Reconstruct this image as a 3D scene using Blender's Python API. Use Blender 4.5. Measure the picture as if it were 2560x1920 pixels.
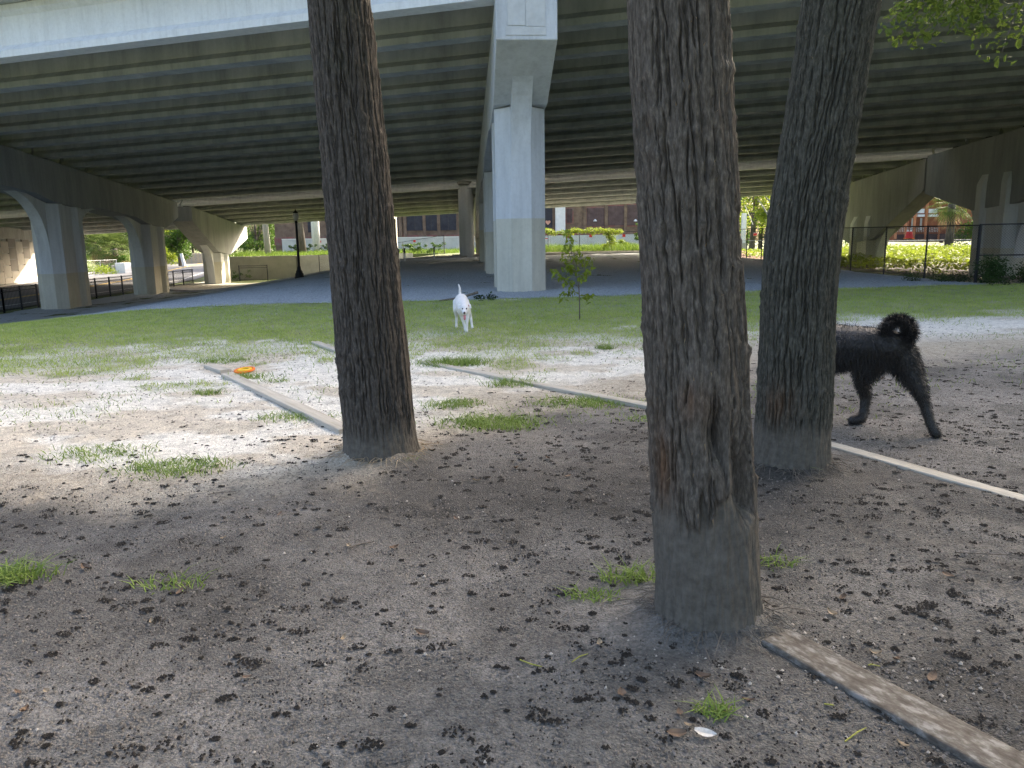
import bpy, math, random
import numpy as np
from mathutils import Vector, Matrix
from math import radians, sin, cos, pi

for o in list(bpy.data.objects):
    bpy.data.objects.remove(o)
SC = bpy.context.scene
COL = SC.collection

# ------------------------------------------------------------------ camera
FPX, PITCH, ROLL, EYE = 1913.0, radians(10.5), 0.015, 1.4
Fv = Vector((0, cos(PITCH), -sin(PITCH)))
U0 = Vector((0, sin(PITCH), cos(PITCH)))
Rv = Vector((1, 0, 0)) * cos(ROLL) - U0 * sin(ROLL)
Uv = U0 * cos(ROLL) + Vector((1, 0, 0)) * sin(ROLL)
cam = bpy.data.cameras.new('camera')
cam.sensor_width = 36.0
cam.lens = FPX / 2560 * 36
cam.clip_start, cam.clip_end = 0.05, 2000
camo = bpy.data.objects.new('camera', cam)
m = Matrix((Rv, Uv, -Fv)).transposed().to_4x4()
m.translation = Vector((0, 0, EYE))
camo.matrix_world = m
COL.objects.link(camo)
SC.camera = camo

# ------------------------------------------------------------------ sky and sun
SUN_H, SUN_E = radians(38), radians(25.5)
w = bpy.data.worlds.new('World')
SC.world = w
w.use_nodes = True
nt = w.node_tree
nt.nodes.clear()
sky = nt.nodes.new('ShaderNodeTexSky')
sky.sky_type = 'NISHITA'
sky.sun_disc = False
sky.sun_elevation = SUN_E
sky.sun_rotation = SUN_H
sky.altitude = 0
sky.air_density, sky.dust_density, sky.ozone_density = 0.8, 7.0, 0.2
bg = nt.nodes.new('ShaderNodeBackground')
bg.inputs[1].default_value = 0.15
wo = nt.nodes.new('ShaderNodeOutputWorld')
nt.links.new(sky.outputs[0], bg.inputs[0])
nt.links.new(bg.outputs[0], wo.inputs[0])
sl = bpy.data.lights.new('sun', 'SUN')
sl.energy = 3.8
sl.angle = radians(0.5)
sl.color = (1.0, 0.9, 0.74)
so = bpy.data.objects.new('sun', sl)
sd = Vector((sin(SUN_H) * cos(SUN_E), cos(SUN_H) * cos(SUN_E), sin(SUN_E)))
so.rotation_euler = sd.to_track_quat('Z', 'Y').to_euler()
so.location = (60, 40, 60)
COL.objects.link(so)
vs = SC.view_settings
vs.view_transform = 'Standard'
vs.look = 'None'
vs.exposure = 2.25
vs.gamma = 1
vs.use_curve_mapping = False
SC.cycles.max_bounces = 8
SC.cycles.diffuse_bounces = 5
SC.cycles.use_denoising = True
SC.cycles.denoising_prefilter = 'NONE'

# ------------------------------------------------------------------ helpers
RNG = np.random.default_rng(7)
random.seed(5)


def ray(x, y):
    return Fv + Rv * ((x - 1280) / FPX) + Uv * ((960 - y) / FPX)


def at(x, y, d):
    """point at forward distance d (metres) seen at photo pixel x, y"""
    r = ray(x, y)
    return Vector((0, 0, EYE)) + r * (d / r.y)


def sst(a, b, t):
    t = np.clip((np.asarray(t, float) - a) / (b - a), 0, 1)
    return t * t * (3 - 2 * t)


def _h(i, j, s):
    n = (i * 374761393 + j * 668265263 + s * 982451653) & 0x7fffffff
    n = ((n ^ (n >> 13)) * 1274126177) & 0x7fffffff
    return ((n ^ (n >> 16)) & 0xffff) / 65535.0


def vn(x, y, s=0):
    x = np.asarray(x, float)
    y = np.asarray(y, float)
    i = np.floor(x).astype(np.int64)
    j = np.floor(y).astype(np.int64)
    u = x - i
    v = y - j
    u = u * u * (3 - 2 * u)
    v = v * v * (3 - 2 * v)
    return (_h(i, j, s) * (1 - u) + _h(i + 1, j, s) * u) * (1 - v) + (_h(i, j + 1, s) * (1 - u) + _h(i + 1, j + 1, s) * u) * v


def fbm(x, y, s=0, o=4):
    a, t, n = 0.5, 0, 0
    for k in range(o):
        t = t + a * vn(x * 2 ** k, y * 2 ** k, s + k * 17)
        n += a
        a *= 0.5
    return t / n


def zt(x, y):
    """large shape of the land"""
    x = np.asarray(x, float)
    y = np.asarray(y, float)
    z = -1.55 * sst(6, 22, -x) * sst(6, 24, y)
    rl = np.interp(y, [20, 45, 63, 88, 134, 206, 300], [-29.5, -35.5, -41.0, -48.6, -62.6, -84.6, -113])
    z = z + 1.2 * sst(.5, 10, rl - x) * sst(72, 80, y)
    z = z + 0.45 * sst(26, 54, y) * sst(-15, -4, x) * (1 - sst(12, 18, x))
    z = z - 1.0 * sst(15, 22, x) * sst(24, 37, y) * (1 - 0.7 * sst(41, 54, y))
    return z


def zmicro(x, y):
    return 0.05 * (fbm(x * 0.5, y * 0.5, 3, 3) - 0.5) + 0.030 * (fbm(x * 2.3, y * 2.3, 9, 3) - 0.5)


def gz(x, y):
    return float(zt(x, y) + zmicro(x, y))


def ground(px, py):
    """where the ray of a photo pixel meets the land"""
    r = ray(px, py)
    o = Vector((0, 0, EYE))
    t = 0.5
    while t < 400:
        p = o + r * t
        if p.z < gz(p.x, p.y):
            for _ in range(12):
                t -= 0.004 * t / 12
            return Vector((p.x, p.y, gz(p.x, p.y)))
        t *= 1.003
    return o + r * 400


ORG = {}


def link(o, parent=None):
    COL.objects.link(o)
    if parent is not None:
        o.parent = parent
        ORG[o.name] = ORG.get(parent.name, Vector((0, 0, 0)))
    return o


def tag(o, label=None, cat=None, group=None, kind=None):
    if label: o['label'] = label
    if cat: o['category'] = cat
    if group: o['group'] = group
    if kind: o['kind'] = kind
    return o


def thing(name, label, cat, loc=(0, 0, 0), group=None):
    o = bpy.data.objects.new(name, None)
    o.empty_display_size = 0.2
    o.location = loc
    COL.objects.link(o)
    ORG[o.name] = Vector(loc)
    return tag(o, label, cat, group)


def np_mesh(name, V, Fq, smooth=False, mat=None):
    """V (n,3), Fq (m,3|4) arrays -> mesh"""
    me = bpy.data.meshes.new(name)
    V = np.ascontiguousarray(V, dtype=np.float32)
    Fq = np.ascontiguousarray(Fq, dtype=np.int32)
    k = Fq.shape[1]
    me.vertices.add(len(V))
    me.vertices.foreach_set('co', V.ravel())
    me.loops.add(Fq.size)
    me.loops.foreach_set('vertex_index', Fq.ravel())
    me.polygons.add(len(Fq))
    me.polygons.foreach_set('loop_start', np.arange(0, Fq.size, k, dtype=np.int32))
    me.polygons.foreach_set('loop_total', np.full(len(Fq), k, dtype=np.int32))
    me.update(calc_edges=True)
    if smooth:
        me.polygons.foreach_set('use_smooth', np.ones(len(Fq), dtype=bool))
    if mat: me.materials.append(mat)
    return me


def add_col(me, name, C):
    a = me.color_attributes.new(name, 'FLOAT_COLOR', 'POINT')
    C = np.c_[C, np.ones(len(C))].astype(np.float32)
    a.data.foreach_set('color', C.ravel())


def obj(name, me, parent=None, loc=None):
    o = bpy.data.objects.new(name, me)
    link(o, parent)
    if loc is not None: o.location = loc
    return o


class MB:
    def __init__(s):
        s.v, s.f = [], []

    def add(s, V, Fc):
        n = len(s.v)
        s.v += [tuple(p) for p in V]
        s.f += [tuple(i + n for i in f) for f in Fc]
        return s

    def box(s, c, d, rz=0.0, M=None):
        hx, hy, hz = d[0] / 2, d[1] / 2, d[2] / 2
        P = []
        for z in (-hz, hz):
            for x, y in ((-hx, -hy), (hx, -hy), (hx, hy), (-hx, hy)):
                if M is not None:
                    q = M @ Vector((x, y, z)) + Vector(c)
                    P.append(q)
                else:
                    P.append((c[0] + x * cos(rz) - y * sin(rz), c[1] + x * sin(rz) + y * cos(rz), c[2] + z))
        return s.add(P, [(3, 2, 1, 0), (4, 5, 6, 7), (0, 1, 5, 4), (1, 2, 6, 5), (2, 3, 7, 6), (3, 0, 4, 7)])

    def bar(s, a, b, wd, ht=None):
        a, b = Vector(a), Vector(b)
        ht = ht or wd
        d = b - a
        L = d.length
        x = d / L
        up = Vector((0, 0, 1)) if abs(x.z) < 0.95 else Vector((0, 1, 0))
        y = up.cross(x).normalized()
        z = x.cross(y)
        M = Matrix((x, y, z)).transposed()
        return s.box((a + b) / 2, (L, wd, ht), M=M)

    def loft(s, rings, cap=True, closed=True):
        n = len(rings[0])
        b = len(s.v)
        for r in rings: s.v += [tuple(p) for p in r]
        for k in range(len(rings) - 1):
            for i in range(n if closed else n - 1):
                j = (i + 1) % n
                s.f.append((b + k * n + i, b + k * n + j, b + (k + 1) * n + j, b + (k + 1) * n + i))
        if cap:
            s.f.append(tuple(b + i for i in reversed(range(n))))
            s.f.append(tuple(b + (len(rings) - 1) * n + i for i in range(n)))
        return s

    def tube(s, pts, rad, n=8, cap=True):
        pts = [Vector(p) for p in pts]
        if not hasattr(rad, '__len__'): rad = [rad] * len(pts)
        rings = []
        pu = None
        for k, p in enumerate(pts):
            d = (pts[min(k + 1, len(pts) - 1)] - pts[max(k - 1, 0)])
            d = d.normalized() if d.length > 1e-9 else Vector((0, 0, 1))
            u = pu - d * pu.dot(d) if pu is not None else (Vector((1, 0, 0)) if abs(d.x) < 0.9 else Vector((0, 1, 0)))
            u = (u - d * u.dot(d)).normalized()
            pu = u
            v = d.cross(u)
            rings.append([p + (u * cos(2 * pi * i / n) + v * sin(2 * pi * i / n)) * rad[k] for i in range(n)])
        return s.loft(rings, cap)

    def lathe(s, c, prof, n=16):
        """prof list of (r,z) from bottom to top"""
        c = Vector(c)
        return s.loft([[c + Vector((r * cos(2 * pi * i / n), r * sin(2 * pi * i / n), z)) for i in range(n)] for r, z in prof])

    def prism(s, poly, z0, z1):
        return s.loft([[(x, y, z0) for x, y in poly], [(x, y, z1) for x, y in poly]])

    def mesh(s, name, mat=None, smooth=False, org=(0, 0, 0)):
        me = bpy.data.meshes.new(name)
        me.from_pydata([(p[0] - org[0], p[1] - org[1], p[2] - org[2]) for p in s.v], [], s.f)
        me.update()
        if smooth:
            for p in me.polygons: p.use_smooth = True
        if mat: me.materials.append(mat)
        return me

    def build(s, name, mat, parent=None, smooth=False, bevel=0):
        org = ORG.get(parent.name, Vector((0, 0, 0))) if parent is not None else Vector((0, 0, 0))
        o = obj(name, s.mesh(name, mat, smooth, org), parent)
        if bevel:
            md = o.modifiers.new('bevel', 'BEVEL')
            md.width, md.segments, md.limit_method = bevel, 2, 'ANGLE'
        return o


# ------------------------------------------------------------------ materials
def ramp(nt, stops):
    r = nt.nodes.new('ShaderNodeValToRGB')
    e = r.color_ramp.elements
    while len(e) < len(stops): e.new(0.5)
    for k, (p, c) in enumerate(stops):
        e[k].position = p
        e[k].color = (c[0], c[1], c[2], 1)
    return r


def g3(v, r=1.0, g=1.0, b=1.0): return (v * r, v * g, v * b)


def pm(name, stops, scale=8.0, rough=0.85, bump=0.3, bscale=40.0, stretch=(1, 1, 1), dist=0.01, attr=None, mixc=None, spec=0.3, detail=8.0, transl=0.0, coord='Object', stain=None):
    """procedural material: noise-driven colours (optionally times a colour attribute) and fine relief"""
    mt = bpy.data.materials.new(name)
    mt.use_nodes = True
    nt = mt.node_tree
    bs = nt.nodes['Principled BSDF']
    tc = nt.nodes.new('ShaderNodeTexCoord')
    mp = nt.nodes.new('ShaderNodeMapping')
    mp.inputs['Scale'].default_value = stretch
    nt.links.new(tc.outputs[coord], mp.inputs[0])
    n1 = nt.nodes.new('ShaderNodeTexNoise')
    n1.inputs['Scale'].default_value = scale
    n1.inputs['Detail'].default_value = detail
    n1.inputs['Roughness'].default_value = 0.65
    nt.links.new(mp.outputs[0], n1.inputs['Vector'])
    r = ramp(nt, stops)
    nt.links.new(n1.outputs['Fac'], r.inputs[0])
    outc = r.outputs[0]
    for st in (stain or ()):      # (scale, stretch, low, high): weathering, drips, mottling
        mp2 = nt.nodes.new('ShaderNodeMapping')
        mp2.inputs['Scale'].default_value = st[1]
        nt.links.new(tc.outputs[coord], mp2.inputs[0])
        ns = nt.nodes.new('ShaderNodeTexNoise')
        ns.inputs['Scale'].default_value = st[0]
        ns.inputs['Detail'].default_value = 6
        ns.inputs['Roughness'].default_value = .7
        nt.links.new(mp2.outputs[0], ns.inputs['Vector'])
        rs_ = ramp(nt, [(.34, g3(st[2])), (.5, g3((st[2] + st[3] * 2) / 3)), (.66, g3(st[3]))])
        nt.links.new(ns.outputs['Fac'], rs_.inputs[0])
        mx = nt.nodes.new('ShaderNodeMix')
        mx.data_type = 'RGBA'
        mx.blend_type = 'MULTIPLY'
        mx.inputs[0].default_value = 1
        nt.links.new(outc, mx.inputs[6])
        nt.links.new(rs_.outputs[0], mx.inputs[7])
        outc = mx.outputs[2]
    if attr:
        a = nt.nodes.new('ShaderNodeVertexColor')
        a.layer_name = attr
        mx = nt.nodes.new('ShaderNodeMix')
        mx.data_type = 'RGBA'
        mx.blend_type = 'MULTIPLY'
        mx.inputs[0].default_value = 1
        nt.links.new(outc, mx.inputs[6])
        nt.links.new(a.outputs[0], mx.inputs[7])
        outc = mx.outputs[2]
    nt.links.new(outc, bs.inputs['Base Color'])
    bs.inputs['Roughness'].default_value = rough
    bs.inputs['Specular IOR Level'].default_value = spec
    if bump:
        n2 = nt.nodes.new('ShaderNodeTexNoise')
        n2.inputs['Scale'].default_value = bscale
        n2.inputs['Detail'].default_value = 6
        nt.links.new(mp.outputs[0], n2.inputs['Vector'])
        b = nt.nodes.new('ShaderNodeBump')
        b.inputs['Strength'].default_value = bump
        b.inputs['Distance'].default_value = dist
        nt.links.new(n2.outputs['Fac'], b.inputs['Height'])
        nt.links.new(b.outputs[0], bs.inputs['Normal'])
    if transl:
        out = nt.nodes['Material Output']
        tr = nt.nodes.new('ShaderNodeBsdfTranslucent')
        nt.links.new(outc, tr.inputs[0])
        ms = nt.nodes.new('ShaderNodeMixShader')
        ms.inputs[0].default_value = transl
        nt.links.new(bs.outputs[0], ms.inputs[1])
        nt.links.new(tr.outputs[0], ms.inputs[2])
        nt.links.new(ms.outputs[0], out.inputs[0])
    return mt




M = {}
M['conc'] = pm('aged_concrete', [(.3, (.27, .265, .235)), (.55, (.36, .355, .32)), (.75, (.42, .41, .375))], 1.3, .9, .25, 30, stretch=(1, 1, .35), stain=((3.0, (1.6, 1.6, .12), .88, 1.04), (11, (1, 1, 1), .94, 1.03)))
M['conc_dark'] = pm('girder_concrete', [(.28, (.27, .285, .28)), (.5, (.40, .42, .405)), (.75, (.52, .535, .51))], .9, .9, .25, 25, stretch=(1.2, 1.2, .3), stain=((3.0, (1.6, 1.6, .12), .88, 1.04), (11, (1, 1, 1), .94, 1.03)))
M['coat_grey'] = pm('pale_coated_concrete', [(.25, (.47, .49, .50)), (.45, (.57, .59, .605)), (.7, (.64, .66, .675))], 1.1, .75, .2, 30, stretch=(1.3, 1.3, .3), stain=((3.0, (1.6, 1.6, .12), .88, 1.04), (11, (1, 1, 1), .94, 1.03)))
M['coat_beige'] = pm('beige_coated_concrete', [(.25, (.45, .435, .36)), (.45, (.54, .525, .44)), (.7, (.60, .585, .50))], 1.4, .75, .2, 30, stretch=(1.3, 1.3, .4), stain=((3.0, (1.6, 1.6, .12), .88, 1.04), (11, (1, 1, 1), .94, 1.03)))
M['edge_bright_coat'] = pm('brightened_girder_coat', [(.3, (.70, .72, .73)), (.7, (.77, .79, .80))], .8, .75, .1, 30, stain=((3.0, (1.6, 1.6, .12), .88, 1.04), (11, (1, 1, 1), .94, 1.03)))  # outer girders: pale coat whitened further to carry the sky's brightness
M['cap'] = pm('shade_toned_cap_concrete', [(.25, (.23, .24, .245)), (.45, (.29, .305, .31)), (.7, (.36, .37, .375))], .9, .85, .2, 25, stretch=(1.2, 1.2, .3), stain=((3.0, (1.6, 1.6, .12), .88, 1.04), (11, (1, 1, 1), .94, 1.03)))  # outer caps: shade put into the colour, against strong bounced light
M['panel'] = pm('wall_panel_concrete', [(.3, (.36, .34, .29)), (.7, (.50, .47, .41))], 1.2, .9, .3, 25)
M['panel_dark'] = pm('exposed_aggregate_panel', [(.3, (.2, .19, .17)), (.7, (.3, .28, .25))], 20, .95, .6, 60)
M['asphalt'] = pm('asphalt', [(.3, (.10, .10, .105)), (.7, (.16, .16, .165))], 3, .9, .4, 120)
M['walk'] = pm('pavement_concrete', [(.3, (.30, .29, .27)), (.7, (.42, .41, .38))], 2, .9, .3, 60)
M['paint_w'] = pm('white_road_paint', [(.3, (.6, .6, .58)), (.7, (.78, .78, .75))], 9, .7, 0)
M['paint_y'] = pm('yellow_road_paint', [(.3, (.6, .38, .05)), (.7, (.75, .5, .08))], 9, .7, 0)
M['iron'] = pm('black_painted_iron', [(.3, (.012, .013, .015)), (.7, (.03, .032, .035))], 12, .5, .1, 60)
M['galv'] = pm('galvanised_steel', [(.3, (.3, .31, .32)), (.7, (.45, .46, .47))], 12, .5, .1, 60)
M['gravel'] = pm('blue_grey_gravel', [(.3, (.26, .29, .31)), (.5, (.40, .435, .46)), (.72, (.55, .585, .61))], 14, .95, .9, 45, dist=.03)
M['lightgravel'] = pm('pale_gravel', [(.3, (.32, .30, .25)), (.7, (.55, .51, .43))], 6, .95, .8, 40, dist=.03)
M['grass'] = pm('lawn_grass', [(.28, (.22, .33, .06)), (.5, (.40, .49, .12)), (.62, (.47, .52, .17)), (.75, (.62, .58, .30))], 2.2, .6, 0, transl=.35, spec=.2)
M['grass_far'] = pm('sunlit_rough_grass', [(.3, (.08, .14, .02)), (.7, (.17, .25, .035))], .7, .7, 0, transl=.3, spec=.15)
M['grass_dk'] = pm('tuft_grass', [(.3, (.17, .26, .05)), (.7, (.29, .38, .10))], 3, .6, 0, transl=.3, spec=.2)
M['wood'] = pm('weathered_board', [(.25, (.30, .27, .22)), (.5, (.45, .415, .35)), (.75, (.58, .545, .47))], 5, .9, .5, 30, stretch=(.35, 4, 4), dist=.01)
M['wood_dirty'] = pm('muddy_board', [(.36, (.07, .06, .05)), (.47, (.115, .10, .084)), (.53, (.15, .138, .12)), (.62, (.27, .255, .235))], 20, .8, .5, 50, stretch=(.8, 1.5, 1.5), dist=.006)
M['brick'] = pm('old_brick', [(.3, (.11, .075, .055)), (.7, (.24, .17, .12))], 1.2, .9, .3, 30)
M['leaf'] = pm('oak_leaf', [(.3, (.07, .12, .025)), (.6, (.15, .21, .04)), (.8, (.27, .30, .05))], 3.5, .6, 0, transl=.4, spec=.2)
M['leaf_far'] = pm('tree_leaves', [(.3, (.03, .075, .012)), (.55, (.075, .14, .02)), (.75, (.14, .2, .03))], 1.3, .6, 0, transl=.35, spec=.2)
M['leaf_dark'] = pm('dark_tree_leaves', [(.3, (.018, .045, .012)), (.7, (.05, .09, .02))], .8, .6, 0, transl=.25, spec=.2)
M['vine'] = pm('vine_leaves', [(.3, (.15, .22, .02)), (.7, (.30, .36, .045))], 2, .6, 0, transl=.4, spec=.2)
M['frond'] = pm('palm_frond', [(.3, (.06, .1, .025)), (.7, (.14, .18, .05))], 2, .8, 0, transl=.25, spec=.05)
M['frond_dry'] = pm('dry_palm_frond', [(.3, (.22, .15, .08)), (.7, (.42, .31, .18))], 2, .8, 0, transl=.2)
M['twig'] = pm('twig_bark', [(.3, (.1, .085, .07)), (.7, (.22, .19, .16))], 20, .9, .3, 60)
M['trunk_far'] = pm('dark_bark', [(.3, (.06, .05, .04)), (.7, (.14, .12, .1))], 6, .9, .5, 30, stretch=(1, 1, .3))
M['white'] = pm('white_paint', [(.3, (.62, .62, .61)), (.7, (.76, .76, .75))], 2, .6, 0)
M['whitewall'] = pm('white_wall', [(.3, (.42, .43, .42)), (.7, (.58, .59, .58))], .8, .8, .1, 20)
M['board'] = pm('window_board', [(.3, (.07, .045, .045)), (.7, (.13, .09, .085))], 1.5, .8, .1, 20)
M['board2'] = pm('dark_window_board', [(.3, (.022, .022, .03)), (.7, (.05, .05, .06))], 1.5, .7, .1, 20)
M['redbase'] = pm('red_painted_base', [(.35, (.2, .16, .13)), (.55, (.22, .09, .08)), (.75, (.3, .14, .13))], .8, .9, .2, 20)
M['redbrick'] = pm('orange_red_brick', [(.3, (.20, .075, .042)), (.7, (.31, .12, .065))], 2, .9, .2, 20)
M['glass'] = pm('window_glass', [(.3, (.05, .06, .07)), (.7, (.09, .1, .12))], 1, .12, 0, spec=.6)
M['red'] = pm('red_sign', [(.3, (.5, .03, .03)), (.7, (.6, .05, .04))], 2, .6, 0)
M['orange'] = pm('orange_plastic', [(.3, (.85, .17, .01)), (.7, (.9, .22, .015))], 3, .45, 0)
M['yellowpl'] = pm('yellow_plastic', [(.3, (.85, .5, .02)), (.7, (.9, .56, .03))], 3, .45, 0)
M['dryleaf'] = pm('dry_leaf', [(.3, (.11, .07, .045)), (.7, (.23, .16, .11))], 9, .7, .2, 60)
M['paleleaf'] = pm('pale_dry_leaf', [(.3, (.3, .22, .14)), (.7, (.45, .36, .24))], 9, .7, .2, 60)
M['yleaf'] = pm('yellow_green_twig', [(.3, (.25, .26, .05)), (.7, (.4, .38, .1))], 9, .7, 0)
M['shell'] = pm('white_shell', [(.3, (.5, .47, .42)), (.7, (.75, .73, .7))], 40, .5, .3, 80)
M['rubble'] = pm('brick_rubble', [(.3, (.16, .09, .06)), (.7, (.34, .22, .15))], 1.5, .95, .8, 10, dist=.2)
M['bush'] = pm('weed_leaves', [(.3, (.025, .055, .018)), (.7, (.06, .105, .03))], 3, .6, 0, transl=.3, spec=.2)
M['white_fur'] = pm('white_coat', [(.3, (.70, .69, .67)), (.7, (.8, .79, .77))], 14, .85, .2, 60)
M['black_fur'] = pm('black_coat', [(.3, (.012, .012, .012)), (.6, (.026, .024, .022)), (.78, (.07, .055, .045))], 7, .5, .5, 60, spec=.5)
M['pink'] = pm('pink_tongue', [(.3, (.55, .2, .22)), (.7, (.65, .28, .3))], 20, .4, 0)
M['nose'] = pm('dark_nose', [(.3, (.03, .015, .015)), (.7, (.06, .03, .03))], 30, .4, 0)
M['earpink'] = pm('ear_inside', [(.3, (.4, .2, .18)), (.7, (.5, .28, .25))], 20, .7, 0)
M['lampglass'] = pm('frosted_lamp_glass', [(.3, (.5, .5, .46)), (.7, (.6, .6, .56))], 5, .3, 0)
M['tyre'] = pm('black_rubber', [(.3, (.015, .015, .015)), (.7, (.03, .03, .03))], 9, .8, 0)
M['clod'] = pm('dark_damp_soil', [(.3, (.014, .012, .010)), (.7, (.042, .036, .03))], 30, .9, .3, 200)
M['pellet'] = pm('dirt_pellets', [(.3, (.085, .075, .066)), (.5, (.17, .152, .135)), (.72, (.31, .28, .25))], 40, .95, .3, 200)
M['pebble'] = pm('pebbles', [(.3, (.3, .25, .2)), (.7, (.6, .56, .5))], 7, .7, .1, 50)
# ================================================================== GROUND
def graded(lo, hi, step, far_lo, far_hi, grow=1.09):
    a = list(np.arange(lo, hi, step))
    s, x = step, hi
    while x < far_hi:
        a.append(x)
        s *= grow
        x += s
    a.append(far_hi)
    s, x = step, lo
    b = []
    while True:
        s *= grow
        x -= s
        if x < far_lo: break
        b.append(x)
    b.append(far_lo)
    return np.array(b[::-1] + a)


def lawn_edge(x):
    return np.interp(x, [-14, -7, -3, -1.3, 2, 5.5, 10, 16], [9.2, 8.9, 9.8, 10.5, 10.3, 11.8, 13.2, 13.6])


def gravel_front(x):
    return np.interp(x, [-30, -18, -13, -8, -2.7, 3.8, 9.2, 14.5], [30, 21.5, 19.3, 18.4, 18.7, 19.9, 21.5, 21.9])


def lawn_density(x, y):
    e = lawn_edge(x)
    n = fbm(x * 0.55, y * 0.55, 31, 4)
    n2 = fbm(x * 2.2, y * 2.2, 41, 3)
    core = sst(-0.9, 1.8, y - e + (n - .5) * 4.5)
    patch = sst(.535, .61, n * .55 + n2 * .45 + .014 * (y - e)) * sst(-4.0, -.8, y - e)
    holes = sst(.60, .68, n2 * .5 + fbm(x * .8, y * 1.6, 77, 3) * .5) * (1 - sst(2.0, 4.5, y - e))
    d = np.maximum(core * (1 - .85 * holes), patch * .75)
    d = d * (y < gravel_front(x) + .15)
    return d


XS = graded(-3.6, 4.6, .03, -420, 420, 1.085)
YS = graded(1.0, 7.6, .03, -60, 620, 1.06)
GX, GY = np.meshgrid(XS, YS)
fine = np.exp(-((np.maximum(0, np.hypot(GX - .5, GY - 3) - 4.5)) / 6) ** 2)
Z = zt(GX, GY) + zmicro(GX, GY)
gr = vn(GX * 26, GY * 26, 5) * .55 + vn(GX * 48, GY * 48, 6) * .45
pit = sst(.62, .8, vn(GX * 7, GY * 7, 15)) * sst(.45, .6, fbm(GX * .9, GY * .9, 23, 3))
Z = Z + fine * (.013 * (gr - .5) - .012 * pit)
# heaps of earth against the three palms
for cx, cy, r in ((.73, 2.68, .19), (-.893, 5.04, .245), (1.735, 4.62, .222)):
    dd = np.hypot(GX - cx, GY - cy) - r
    Z = Z + (.005 + .06 * vn(GX * 9, GY * 9, 77)) * np.exp(-np.maximum(dd, 0) / .07) * (.5 + vn(GX * 3, GY * 3, 78))
nx, ny = len(XS), len(YS)
idx = np.arange(nx * ny).reshape(ny, nx)
Fq = np.stack([idx[:-1, :-1], idx[:-1, 1:], idx[1:, 1:], idx[1:, :-1]], -1).reshape(-1, 4)
V = np.stack([GX, GY, Z], -1).reshape(-1, 3)
# what the ground is made of: bleached sand, brown dirt, damp dark soil, turf soil
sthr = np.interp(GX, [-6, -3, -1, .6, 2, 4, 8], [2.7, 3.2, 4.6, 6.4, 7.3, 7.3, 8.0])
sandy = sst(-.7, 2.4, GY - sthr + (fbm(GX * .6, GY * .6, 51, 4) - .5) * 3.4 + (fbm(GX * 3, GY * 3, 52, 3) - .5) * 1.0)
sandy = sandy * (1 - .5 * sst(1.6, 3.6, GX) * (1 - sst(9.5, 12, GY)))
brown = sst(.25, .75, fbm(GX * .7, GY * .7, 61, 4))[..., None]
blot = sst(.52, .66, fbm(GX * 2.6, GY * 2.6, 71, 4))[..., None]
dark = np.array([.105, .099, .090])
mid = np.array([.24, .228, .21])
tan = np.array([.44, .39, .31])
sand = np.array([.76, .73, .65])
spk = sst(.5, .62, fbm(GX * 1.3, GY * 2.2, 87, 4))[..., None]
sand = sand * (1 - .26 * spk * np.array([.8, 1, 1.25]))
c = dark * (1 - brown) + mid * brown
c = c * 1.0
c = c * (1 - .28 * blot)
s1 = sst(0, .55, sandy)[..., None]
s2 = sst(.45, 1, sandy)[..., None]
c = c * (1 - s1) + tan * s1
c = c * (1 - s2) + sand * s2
# darker soil round the trunk at the right front and across the middle
dw = .42 * np.exp(-(((GX - 1.2) / 1.0) ** 2 + ((GY - 2.1) / .75) ** 2)) + .30 * np.exp(-(((GX - .5) / 2.2) ** 2 + ((GY - 3.9) / 1.0) ** 2))
dw = (dw * (.55 + .9 * fbm(GX * 1.1, GY * 1.1, 66, 3)))[..., None]
c = c * (1 - dw)
ld = lawn_density(GX, GY)[..., None]
turf = np.array([.21, .24, .10])
c = c * (1 - .8 * ld) + turf * .8 * ld
fargr = (sst(0, 3, GY - gravel_front(GX)) + sst(18, 30, np.abs(GX)) + sst(3, 12, -GY)).clip(0, 1)[..., None]
c = c * (1 - fargr) + np.array([.12, .15, .05]) * fargr
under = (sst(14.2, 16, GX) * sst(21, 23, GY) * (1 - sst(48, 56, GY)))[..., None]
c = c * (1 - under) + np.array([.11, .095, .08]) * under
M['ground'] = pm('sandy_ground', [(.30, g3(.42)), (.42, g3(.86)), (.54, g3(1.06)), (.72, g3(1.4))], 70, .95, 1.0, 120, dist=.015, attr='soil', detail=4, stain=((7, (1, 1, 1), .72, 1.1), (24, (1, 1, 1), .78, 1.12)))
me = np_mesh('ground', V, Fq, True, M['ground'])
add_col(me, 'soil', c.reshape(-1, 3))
g_o = obj('ground', me)
tag(g_o, 'sandy bare ground of the dog park', None, None, 'structure')


def sheet(name, mat, xs, ys, keep, lift, kind='structure', rough=0.0, seed=3):
    gx, gy = np.meshgrid(xs, ys)
    z = zt(gx, gy) + zmicro(gx, gy) + lift + rough * (fbm(gx * 3, gy * 3, seed, 3) - .5)
    n = len(xs)
    ii = np.arange(gx.size).reshape(gx.shape)
    q = np.stack([ii[:-1, :-1], ii[:-1, 1:], ii[1:, 1:], ii[1:, :-1]], -1).reshape(-1, 4)
    ccx = gx.ravel()[q].mean(1)
    ccy = gy.ravel()[q].mean(1)
    q = q[keep(ccx, ccy)]
    used, inv = np.unique(q, return_inverse=True)
    P = np.stack([gx, gy, z], -1).reshape(-1, 3)[used]
    o = obj(name, np_mesh(name, P, inv.reshape(q.shape), True, mat))
    return tag(o, None, None, None, kind)


def left_limit(y):
    return np.interp(y, [20, 30, 38, 57, 66], [-22, -23.2, -24.0, -25.2, -25.6])


def walk_y(x):   # centre of the paved walk behind the gravel bed
    return np.interp(x, [-26, -20, -12.9, -3, 4, 14], [56.5, 51.5, 48.4, 53.0, 57.6, 60.0])


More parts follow.
